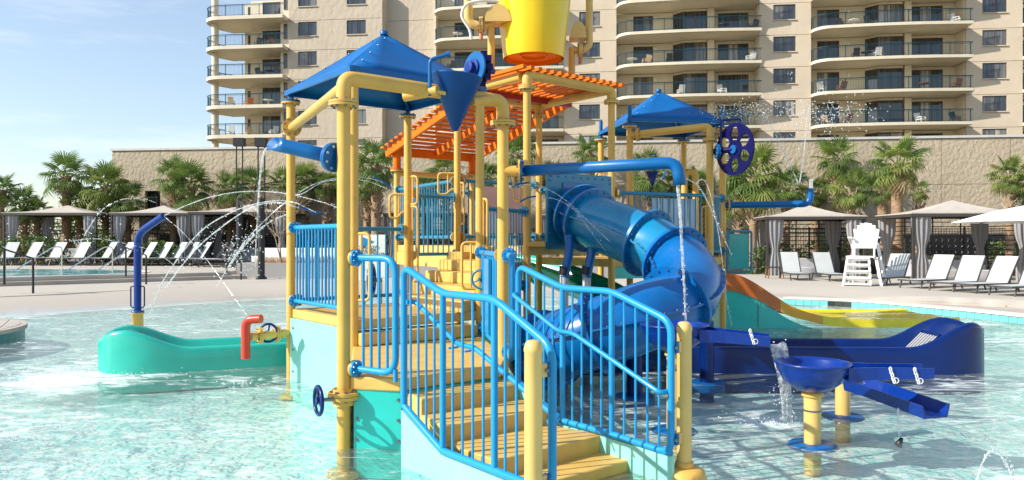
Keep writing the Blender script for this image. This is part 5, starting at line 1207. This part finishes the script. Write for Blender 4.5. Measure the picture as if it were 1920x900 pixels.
# common frames
def frames(pts):
    out = []
    for i, p in enumerate(pts):
        t = (pts[min(i+1, len(pts)-1)]-pts[max(i-1, 0)]).normalized(); x = t.cross(V(0,0,1)).normalized(); out.append((p, t, x, x.cross(t)))
    return out
FRM = frames(CL)
for a, b, mt in secs:
    b = min(b, len(CL)-1); rg = []
    for i in range(a, b+1):
        p, t, x, y = FRM[i]; rg.append([p+(x*math.cos(q_)+y*math.sin(q_))*TR for q_ in [2*math.pi*k/36 for k in range(36)]])
    sec = MB().loft(rg, True, True).build('tube_section', mt, sl_)
    # seam fins along both sides
    for ang in (R(8), R(172)):
        f1 = [FRM[i][0]+(FRM[i][2]*math.cos(ang)+FRM[i][3]*math.sin(ang))*TR*.99 for i in range(a, b+1)]; f2 = [FRM[i][0]+(FRM[i][2]*math.cos(ang)+FRM[i][3]*math.sin(ang))*(TR+.05) for i in range(a, b+1)]
        solid(MB().loft([f1, f2], False).build('seam', mt, sec), .02, 0)
        bm = MB()
        for i in range(a+1, b, 2): p = f1[i-a].lerp(f2[i-a], .6); bm.ball(p+V(0,0,.014), .012, 6, 4)
        if len(bm.v): bm.build('bolt', BOLT, sec)
for i in (4, 8, 24, 33, 52, 70, 84, 104):
    p, t, x, y = FRM[min(i, len(FRM)-1)]
    rg = MB().lathe([(TR-.01, -.022), (TR+.085, -.022), (TR+.085, .022), (TR-.01, .022)], p, t, 48, sharp=True).build('flange_ring', SLB if i > 30 else mat('ring_blue', (.006, .17, .40), .3, coat=.3), sl_)
    bm = MB()
    for k in range(20):
        a = 2*math.pi*k/20; q_ = p+(x*math.cos(a)+y*math.sin(a))*(TR+.045); bm.cyl(q_-t*.04, q_+t*.04, .012, 6)
    bm.build('bolt', BOLT, rg)
# feed pipes under the entry
for xx in (1068, 1110):
    d = 10.2; pipe([W(xx-2, 440, d), W(xx, 470, d), W(xx-10, 520, d)], .062, SLB, .08, 'feed_pipe', parent=sl_); MB().cyl(W(xx-9, 500, d), W(xx-12, 515, d), .07, 12).build('clamp', BLACK, sl_)
    MB().cyl(W(xx-10, 512, d), V(W(xx-12, 515, d).x, d, -.25), .06, 12).build('feed_pipe', mat('pale_pipe', (.5,.5,.5), .5), sl_)
for px, py, d, zt in ((1190, 742, 8.4, .55), (1325, 690, 9.2, .75)):
    b = W(px, py, d); MB().cyl(V(b.x, b.y, -.25), V(b.x, b.y, zt), .09, 12).build('support_leg', NAVY, sl_); MB().lathe([(.001, -.1), (.22, -.1), (.22, .003), (.001, .01)], V(b.x, b.y, 0), n=24, sharp=True).build('foot', COB, sl_)

# ------------------------------------------------------------------ open run-out flumes
def flume(name, label, p0, p1, wd, h, hump, mt, cat='slide', flip=1, grille=None, bow=0.0, start_z=.0):
    t = thing(name, label, cat, p0); p0, p1 = Vector(p0), Vector(p1); D = (p1-p0); L_ = D.length; D.normalize(); Nn = V(-D.y, D.x, 0)
    rings = []; n = 44
    prof = []     # (lateral -1..1 , height key)
    for i in range(n+1):
        s = i/n; dist = s*L_; endr = wd*.85; e = max(0, (dist-(L_-endr))/endr); sc = math.sqrt(max(0, 1-e*e)) ; hs = h + (hump-h)*ease(min(1, max(0, (dist-(L_-endr*1.45))/(endr*1.10)))) - .30*hump*e**6
        ei = max(0, (dist-(L_-endr-.0))/(endr*.86)); si = math.sqrt(max(0, 1-min(1, ei)**2)); fl = .06 + (hs*.88-.06)*ease(min(1, max(0, (dist-(L_-endr*1.5))/(endr*1.1))))
        wo = wd/2*sc+.001; wi = max(.0, (wd/2-.10)*si); wi = min(wi, max(0, wo-.01))
        c = p0 + D*dist + Nn*bow*math.sin(math.pi*s)
        rg = [(-wo*1.04, -.24), (-wo*1.03, hs*.55), (-wo, hs*.93), (-wo*.985, hs), (-(wo+wi)/2, hs+.02), (-wi*1.0, hs*.985), (-wi*.93, lerp(fl, hs, .55)), (-wi*.6, fl+.02), (0, fl)]
        rg = rg + [(-a, z) for a, z in rg[-2::-1]]
        rings.append([c + Nn*a + V(0,0,z) for a, z in rg])
    MB().loft(rings, True).build('flume', mt, t)
    MB().add(rings[0], [tuple(range(len(rings[0])))]).build('end_plate', mt, t)
    if grille:
        gm = MB(); c = p0+D*(L_-wd*grille); 
        for k in range(7): 
            a = c + Nn*(-.20+.066*k); gm.bar(a+V(0,0,.16), a+D*.30+V(0,0,.46), .022, .02)
        gm.build('grille', mat('grey_grille', (.45,.45,.46), .5), t)
        fm = MB(); c1_ = c-Nn*.24+V(0,0,.15); c2_ = c+Nn*.24+V(0,0,.15); u_ = D*.32+V(0,0,.33)
        for a_, b_ in ((c1_, c2_), (c1_, c1_+u_), (c2_, c2_+u_), (c1_+u_, c2_+u_)): fm.bar(a_, b_, .03, .03)
        fm.build('grille_frame', mt, t)
    return t
flume('blue_runout_slide', 'long navy slide run-out trough with raised rounded end and grille, lying in the water', V(2.15, 10.3, 0), V(6.38, 10.15, 0), .95, .33, .66, NAVY, grille=1.05)
flume('green_runout_slide', 'green slide run-out trough with raised rounded end at the left, lying in the water', V(-1.6, 11.6, 0), V(-5.52, 9.95, 0), .95, .30, .56, GREEN)
# green slide seen through the middle
gk = [V(-1.2, 14.6, 1.5), V(.2, 13.6, 1.45), V(1.3, 12.6, 1.10), V(1.6, 11.9, .75), V(.9, 11.9, .5), V(-.6, 12.0, .35), V(-1.6, 11.6, .3)]
gt = thing('green_curved_slide', 'pale green open slide curving beneath the deck behind the stairs', 'slide', gk[2]); GC = catmull(gk, 8); gr = []
for p, t, x, y in frames(GC): gr.append([p + x*math.cos(a)*.42 + V(0,0,1)*(math.sin(a)*.42) for a in [math.pi + math.pi*k/16 for k in range(17)]])
solid(MB().loft(gr, True).build('flume', GREEN, gt), .02, 0)
for i in (10, 20, 30, 40):
    p, t, x, y = frames(GC)[i]; MB().tube([p + x*math.cos(a)*.44 + V(0,0,1)*(math.sin(a)*.44) for a in [math.pi + math.pi*k/16 for k in range(17)]], .025, 6).build('flange', GREEN, gt)

# ------------------------------------------------------------------ wave slide at the right
ws = thing('wave_slide', 'wide wave slide with orange and yellow edge and turquoise side panel', 'slide', W(1400, 600, 14.8))
def wp(x, y, d=14.8): return W(x, y, d)
crv = catmull([wp(1300, 512), wp(1352, 512), wp(1385, 516), wp(1415, 530), wp(1450, 553), wp(1485, 574), wp(1520, 587), wp(1560, 595), wp(1610, 598), wp(1700, 598), wp(1800, 596)], 5)
tn = [max(.17, .34-.010*max(0, i-12)) for i in range(len(crv))]
def band(i0, i1, mt):
    rg = [[crv[i]+V(0, 0, 0), crv[i]+V(0, .06, .0), crv[i]+V(0, .06, -tn[i]), crv[i]+V(0, 0, -tn[i])] for i in range(i0, i1+1)]
    MB().loft(rg, False, True, True).build('edge_band', mt, ws)
    w = 2.1; rg = [[crv[i]+V(0, w, 0), crv[i]+V(0, w-.06, 0), crv[i]+V(0, w-.06, -tn[i]), crv[i]+V(0, w, -tn[i])] for i in range(i0, i1+1)]
    MB().loft(rg, False, True, True).build('edge_band', mt, ws)
    rg = []
    for i in range(i0, i1+1): rg.append([crv[i]+V(0, .06+ (w-.12)*k/12, -.02 -(.16 if i < 26 else max(.03, .16-.015*(i-26)))*(abs(math.sin(math.pi*k/6)))) for k in range(13)])
    MB().loft(rg, True).build('slide_surface', mt, ws)
OB = mat('orange_gelcoat', (.60, .13, .012), .28, coat=.4, dirt=.15); OY = mat('amber_gelcoat', (.78, .36, .01), .28, coat=.4, dirt=.15); YB = mat('lemon_gelcoat', (.85, .68, .02), .25, coat=.4, dirt=.15)
band(0, 22, OB); band(22, 33, OY); band(33, 50, YB)
top_ = [(p.x, p.z) for p in crv[:34]]; m = MB(); yb = 14.83
vs = [V(x, yb, z-.29) for x, z in top_] + [V(top_[-1][0], yb, -.25), V(top_[0][0], yb, -.25)]
vs = [v for v in vs if v.z > -.3]; vs2 = [v+V(0, .05, 0) for v in vs]; n = len(vs)
m.add(vs+vs2, [tuple(range(n)), tuple(range(2*n-1, n-1, -1))] + [(i, i+n, (i+1) % n + n, (i+1) % n) for i in range(n)]); pnl = m.build('side_panel', TURQ, ws)
for x in (1422,): MB().cyl(W(x, 545, 14.81), W(x, 612, 14.81), .006, 6).build('panel_joint', BOLT, pnl)
MB().prism([(3.5, 14.9), (3.55, 14.9), (3.55, 16.8), (3.5, 16.8)], -.25, .9).build('end_panel', TURQ, ws)

# ------------------------------------------------------------------ bowl tables
def bowl_table(name, label, c, zr, r_, pr, trough_to, zt, tw=.24, post_z=-.25, foot=COB, chains=()):
    t = thing(name, label, 'water table', at(c, 0))
    prof = [(.001, -.235), (r_*.45, -.22), (r_*.80, -.14), (r_*.97, -.04), (r_*1.0, 0), (r_*1.04, .006), (r_*1.04, .022), (r_*.98, .024), (r_*.93, .0), (r_*.75, -.10), (r_*.4, -.17), (.001, -.185)]
    MB().lathe(prof, at(c, zr), n=40).build('bowl', BWL, t)
    MB().lathe([(pr, post_z), (pr, zr-.24)], at(c, 0), n=24).build('post', YELC, t); MB().lathe([(pr*1.25, zr-.27), (pr*1.25, zr-.22), (.01, zr-.215)], at(c, 0), n=24).build('collar', YEL, t)
    MB().lathe([(pr*1.03, zr-.40), (pr*1.03, zr-.385)], at(c, 0), n=24).build('joint_ring', BOLT, t)
    MB().lathe([(.19, -.03), (.215, -.012), (.19, .004), (pr, .012)], at(c, 0), n=32).build('foot', foot, t)
    if trough_to is not None:
        d = (trough_to-c); L_ = d.length; d.normalize(); nn = V(-d.y, d.x, 0); rg = []
        for k in range(13):
            s = k/12; p = c + d*(r_*.60 + (L_-r_*.60)*s); w = lerp(r_*.72, tw/2, min(1, s*2.4)**.6); zt_ = zr + (zt-zr)*s; dp = .085
            topz = .0 if s > .4 else -.0
            rg.append([p+nn*a+V(0,0,zt_+z) for a, z in ((-w, .0), (-w, -dp-.03*(1-s)), (w, -dp-.03*(1-s)), (w, 0), (w-.02, 0), (w-.02, -dp+.02), (-w+.02, -dp+.02), (-w+.02, 0), (-w, 0))])
        MB().loft(rg[1:], False, False, True).build('trough', BWL, t)
        for s in chains:
            p = c+d*s - nn*(tw/2+.012) if nn.y > 0 else c+d*s+nn*(tw/2+.012); cm = MB()
            for q_ in range(5): cm.tube([p+V(.004+.008*q_, -.006, zr-.005-.026*q_)+V(.009*math.cos(a), .004*(q_ % 2), .016*math.sin(a)) for a in [2*math.pi*k/8 for k in range(8)]], .006, 5, closed=True)
            cm.tube([p+V(.05, -.006, zr-.10)+V(.022*math.cos(a), 0, .022*math.sin(a)) for a in [2*math.pi*k/12 for k in range(12)]], .004, 5, closed=True); cm.build('chain', CHAIN, t)
    return t
BWL = mat('bowl_blue', (.001, .030, .23), .26, coat=.12, spec=.4)
b1 = V(2.575, 6.4, 0); bowl_table('bowl_water_table', 'nearest blue bowl on a yellow post with a short straight trough', b1, .685, .30, .071, V(3.50, 6.28, 0), .69, chains=(.58, .77))
b2 = V(1.50, 6.9, 0); bowl_table('bowl_water_table', 'blue bowl table behind the right newel post, its trough pouring water', b2, .955, .30, .071, V(2.30, 6.66, 0), .90, chains=(.66,))
b3 = V(3.30, 7.45, 0)
t = thing('inclined_trough_table', 'blue sloping trough on a short yellow post behind the nearest bowl', 'water table', b3)
MB().lathe([(.071, -.25), (.071, .42)], b3, n=24).build('post', YELC, t); MB().lathe([(.09, .40), (.09, .44)], b3, n=24).build('collar', YEL, t); MB().lathe([(.18, -.03), (.205, -.012), (.18, .004), (.07, .012)], b3, n=32).build('foot', COB, t)
pts = [V(3.02, 7.1, .44), V(3.15, 6.95, .42), V(3.36, 6.7, .36), V(3.58, 6.3, .245), V(3.60, 6.2, .23)]; pts = catmull([W(1600, 728, 7.15), W(1645, 742, 6.9), W(1700, 762, 6.55), W(1755, 782, 6.25)], 6); rg = []
for p, tt, x, y in frames(pts): rg.append([p + x*a + V(0,0,z) for a, z in ((-.15, .10), (-.12, -.01), (.12, -.01), (.15, .10), (.135, .10), (.105, .01), (-.105, .01), (-.135, .10), (-.15, .10))])
MB().loft(rg, False, False, True).build('trough', BWL, t)
cm = MB(); cp = W(1684, 768, 6.45)
for q_ in range(13): cm.tube([cp+V(.003*q_*.3, 0, -.018*q_)+V(.007*math.cos(a), .004*(q_ % 2), .013*math.sin(a)) for a in [2*math.pi*k/8 for k in range(8)]], .003, 5, closed=True)
cm.build('chain', CHAIN, t); MB().lathe([(.001, -.06), (.035, -.05), (.012, .03), (.001, .03)], cp+V(.02, 0, -.27), (.5, 0, 1), 10).build('plug', BLACK, t)

# ------------------------------------------------------------------ blue jet pipe at left
jp = W(258, 635, 13.2); jp.z = 0; t = thing('jet_pipe', 'bent blue jet pipe on a yellow base standing in the water at left', 'water jet pipe', jp)
MB().lathe([(.095, -.25), (.095, .44), (.11, .445), (.11, .47)], jp, n=20).build('base', YEL, t); MB().lathe([(.11, .475), (.11, .50), (.06, .505)], jp, n=20).build('base_flange', COB, t)
MB().tube(fillet([jp+V(0,0,.5), jp+V(0,0,1.86), W(307, 405, 12.9)], .22, 8), .062, 16).build('pipe', mat('jet_pipe_blue', (.001, .032, .22), .32, spec=.4), t)
for s in (-1, 1): MB().tube(fillet([jp+V(.06*s, 0, .55), jp+V(.12*s, 0, .57), jp+V(.12*s, 0, .93), jp+V(.06*s, 0, .93)], .04, 4), .012, 6).build('handle', NAVY, t)

# ------------------------------------------------------------------ water jets and falls
def stream(pts, r0, r1, label, drops=0, spread=.02, name='water_jet', k=10, wob=.15, gaps=0.0, seed=1):
    rnd = random.Random(seed); P = catmull(pts, k); m = MB(); rs = []; r0 *= .68; r1 *= .72; drops = int(drops*.7)
    n = len(P); seg = []
    for i, p in enumerate(P): rs.append(lerp(r0, r1, i/(n-1))*(1+rnd.uniform(-wob, wob)))
    i = 0
    while i < n-1:
        ln = n-1-i if gaps == 0 else rnd.randint(2, 5); j = min(n-1, i+ln); m.tube(P[i:j+1], rs[i:j+1], 6); i = j + (0 if gaps == 0 else (1 if rnd.random() < gaps else 0))
        if i == j and j == n-1: break
    for q_ in range(drops):
        s = rnd.random()**.7; p = P[min(n-1, int(s*(n-1)))]+V(rnd.gauss(0, spread), rnd.gauss(0, spread), rnd.gauss(0, spread))*(.3+s); m.ball(p, rnd.uniform(.0025, .006)*(1+.8*s), 5, 3)
    o = m.build(name, SPRAY, None, loc=P[0]); tag(o, label, 'water jet')
    if gaps > .25: o['kind'] = 'stuff'
    return o
def WP(lst): return [W(*a) for a in lst]
stream(WP([(738, 352, 9.6), (700, 336, 9.6), (645, 332, 9.6), (590, 345, 9.6), (545, 372, 9.6), (500, 410, 9.6), (450, 465, 9.5), (405, 540, 9.5)]), .009, .006, 'high thin water arc sprayed from the tower past the thick yellow post', 60, .02, seed=2)
stream(WP([(735, 358, 9.9), (680, 338, 9.9), (610, 340, 9.9), (560, 365, 9.9), (510, 358, 10.2)]), .008, .006, 'short water arc crossing behind the thick yellow post', 20, .02, seed=3)
stream(WP([(592, 398, 8.9), (545, 378, 9.0), (490, 380, 9.3), (430, 400, 9.6), (370, 440, 9.9), (310, 520, 10.2), (280, 590, 10.4)]), .008, .012, 'upper bright water arc falling left of the dark lamp posts', 160, .035, seed=4)
stream(WP([(562, 390, 8.9), (520, 380, 9.0), (470, 390, 9.2), (410, 430, 9.5), (360, 475, 9.8), (310, 540, 10.1)]), .008, .013, 'lower bright water arc falling left of the dark lamp posts', 160, .035, seed=5)
stream(WP([(308, 404, 12.9), (350, 385, 12.6), (400, 368, 12.2), (460, 359, 11.8), (530, 362, 11.2), (600, 378, 10.6), (640, 392, 10.2)]), .012, .008, 'long flat water jet from the tip of the bent blue pipe', 60, .02, seed=6)
stream(WP([(308, 406, 12.9), (345, 438, 12.5), (390, 490, 12.0), (430, 545, 11.6), (462, 590, 11.3)]), .010, .005, 'thin water jet falling right from the bent blue pipe', 50, .03, seed=7, gaps=.3)
stream(WP([(292, 380, 12), (265, 372, 12), (225, 375, 12), (190, 395, 12), (165, 430, 12), (140, 475, 12)]), .006, .010, 'broken water arc at left over the second cabana', 90, .05, gaps=.7, seed=8)
stream(WP([(330, 500, 12), (290, 472, 12), (240, 458, 12), (185, 448, 12), (130, 452, 12)]), .006, .009, 'broken low water arc in front of the left loungers', 60, .04, gaps=.6, seed=9)
stream(WP([(556, 395, 9.4), (500, 420, 9.6), (450, 470, 9.9), (430, 500, 10.0)]), .010, .022, 'ragged spray beside the dark lamp posts', 220, .06, gaps=.5, seed=10)
stream(WP([(300, 520, 11.0), (350, 545, 11.2), (400, 575, 11.5)]), .004, .004, 'thin stray jet low over the wet beach', 15, .02, seed=11)
stream(WP([(498, 278, 7.0), (492, 300, 7.0), (486, 350, 7.0), (482, 420, 7.0), (478, 500, 7.0)]), .016, .007, 'water falling from the short blue spout at left', 50, .012, seed=12, name='water_fall')
stream(WP([(1270, 340, 6.92), (1275, 400, 6.92), (1279, 470, 6.92), (1283, 540, 6.92), (1286, 606, 6.92)]), .026, .012, 'long vertical water stream falling from the long blue spout', 90, .012, seed=13, name='water_fall', wob=.12)
stream(WP([(960, 352, 9.9), (985, 346, 9.8), (1020, 352, 9.7), (1060, 375, 9.6), (1100, 412, 9.5), (1145, 455, 9.4)]), .007, .005, 'upper thin water arc landing on the tube slide', 20, .02, seed=14)
stream(WP([(1008, 371, 9.9), (1040, 373, 9.8), (1075, 392, 9.7), (1105, 430, 9.6), (1135, 470, 9.5)]), .006, .004, 'lower thin water arc landing on the tube slide', 20, .02, seed=15)
stream(WP([(1228, 345, 12.4), (1245, 330, 12.4), (1262, 328, 12.2)]), .008, .006, 'small arc of water under the small blue canopy', 8, .01, seed=16)
stream(WP([(1288, 335, 11.0), (1310, 350, 11.0), (1330, 385, 11.0), (1350, 430, 11.0), (1372, 478, 11.0)]), .012, .006, 'water jet falling beside the navy perforated wheel, left one', 60, .02, seed=17)
stream(WP([(1305, 345, 11.2), (1316, 336, 11.2), (1328, 352, 11.2), (1340, 400, 11.2), (1352, 470, 11.2), (1362, 560, 11.2), (1372, 612, 11.2)]), .012, .006, 'water jet falling beside the navy perforated wheel, right one', 70, .02, seed=18)
stream(WP([(1498, 345, 12.6), (1482, 312, 12.6), (1465, 275, 12.6), (1445, 235, 12.6), (1425, 205, 12.6)]), .016, .006, 'left branch of the forked fountain jet from the right blue pipe', 160, .05, seed=19, gaps=.2)
stream(WP([(1499, 345, 12.6), (1504, 310, 12.6), (1509, 270, 12.6), (1513, 225, 12.6), (1518, 195, 12.6)]), .016, .006, 'right branch of the forked fountain jet from the right blue pipe', 160, .05, seed=20, gaps=.2)
def cloud(c, sx, sy, sz, n, label, seed, rr=(.006, .014)):
    rnd = random.Random(seed); m = MB()
    for i in range(n): m.ball(c+V(rnd.gauss(0, sx), rnd.gauss(0, sy), rnd.gauss(0, sz)), rnd.uniform(*rr), 5, 3)
    o = m.build('water_drops', SPRAY, None, loc=c); tag(o, label, 'water drops'); o['kind'] = 'stuff'
cloud(W(1385, 208, 12.6), .28, .2, .10, 260, 'water drops scattering in front of the middle balconies', 31); cloud(W(1560, 215, 12.6), .36, .2, .16, 320, 'water drops scattering in front of the right balconies', 32)
cloud(W(1480, 250, 12.6), .16, .1, .5, 120, 'water drops between the branches of the forked jet', 33); cloud(W(120, 455, 12), .5, .2, .16, 60, 'water drops over the left loungers', 34); cloud(W(455, 470, 10), .15, .1, .2, 120, 'water drops beside the dark lamp posts', 35)
stream(WP([(1830, 905, 5.2), (1842, 868, 5.2), (1857, 846, 5.2), (1874, 852, 5.2), (1890, 875, 5.2), (1900, 905, 5.2)]), .011, .009, 'small arching fountain jet in the lower right corner', 90, .014, seed=21, wob=.4)
m = MB(); fr_ = []   # sheet pouring off the trough
for i in range(15):
    s = i/14; c = W(lerp(1452, 1476, s**.5), lerp(645, 792, s**1.5), 6.66); w_ = .075*(1-.35*s)
    fr_.append([c+V(-w_, .03*math.sin(6*s), 0), c+V(-w_*.3, -.01, 0), c+V(w_*.35, -.012, .0), c+V(w_, .02, .02*(1-s))])
m.loft(fr_, True)
rnd = random.Random(9)
for i in range(160): s = rnd.random()**.5; c = W(lerp(1452, 1476, s**.5), lerp(645, 790, s**1.5), 6.64); m.ball(c+V(rnd.gauss(0, .05), rnd.gauss(0, .02), rnd.gauss(0, .02)), rnd.uniform(.003, .009), 5, 3)
o = m.build('water_fall', SPRAY, None, loc=W(1460, 700, 6.66)); tag(o, 'sheet of water pouring off the trough of the rear bowl table', 'water fall'); solid(o, .006)
m = MB(); rnd = random.Random(4)   # splash specks where the slides and jets meet the water
for cx_, cy_, sp, n in ((-5.5, 9.5, .5, 260), (-5.5, 6.4, .55, 320), (-6.2, 7.2, .4, 120), (2.44, 7.15, .18, 160), (-3.3, 9.0, .12, 60), (-3.6, 14, .6, 80), (1.28, 8.3, .0, 0)):
    for i in range(n): m.ball(V(rnd.gauss(cx_, sp*1.3), rnd.gauss(cy_, sp*.45), abs(rnd.gauss(.0, .035))), rnd.uniform(.004, .013), 5, 3)
o = m.build('splash', SPRAY, None, loc=(0, 8, 0)); tag(o, 'white splashing droplets where slides and jets hit the pool', 'splash'); o['kind'] = 'stuff'
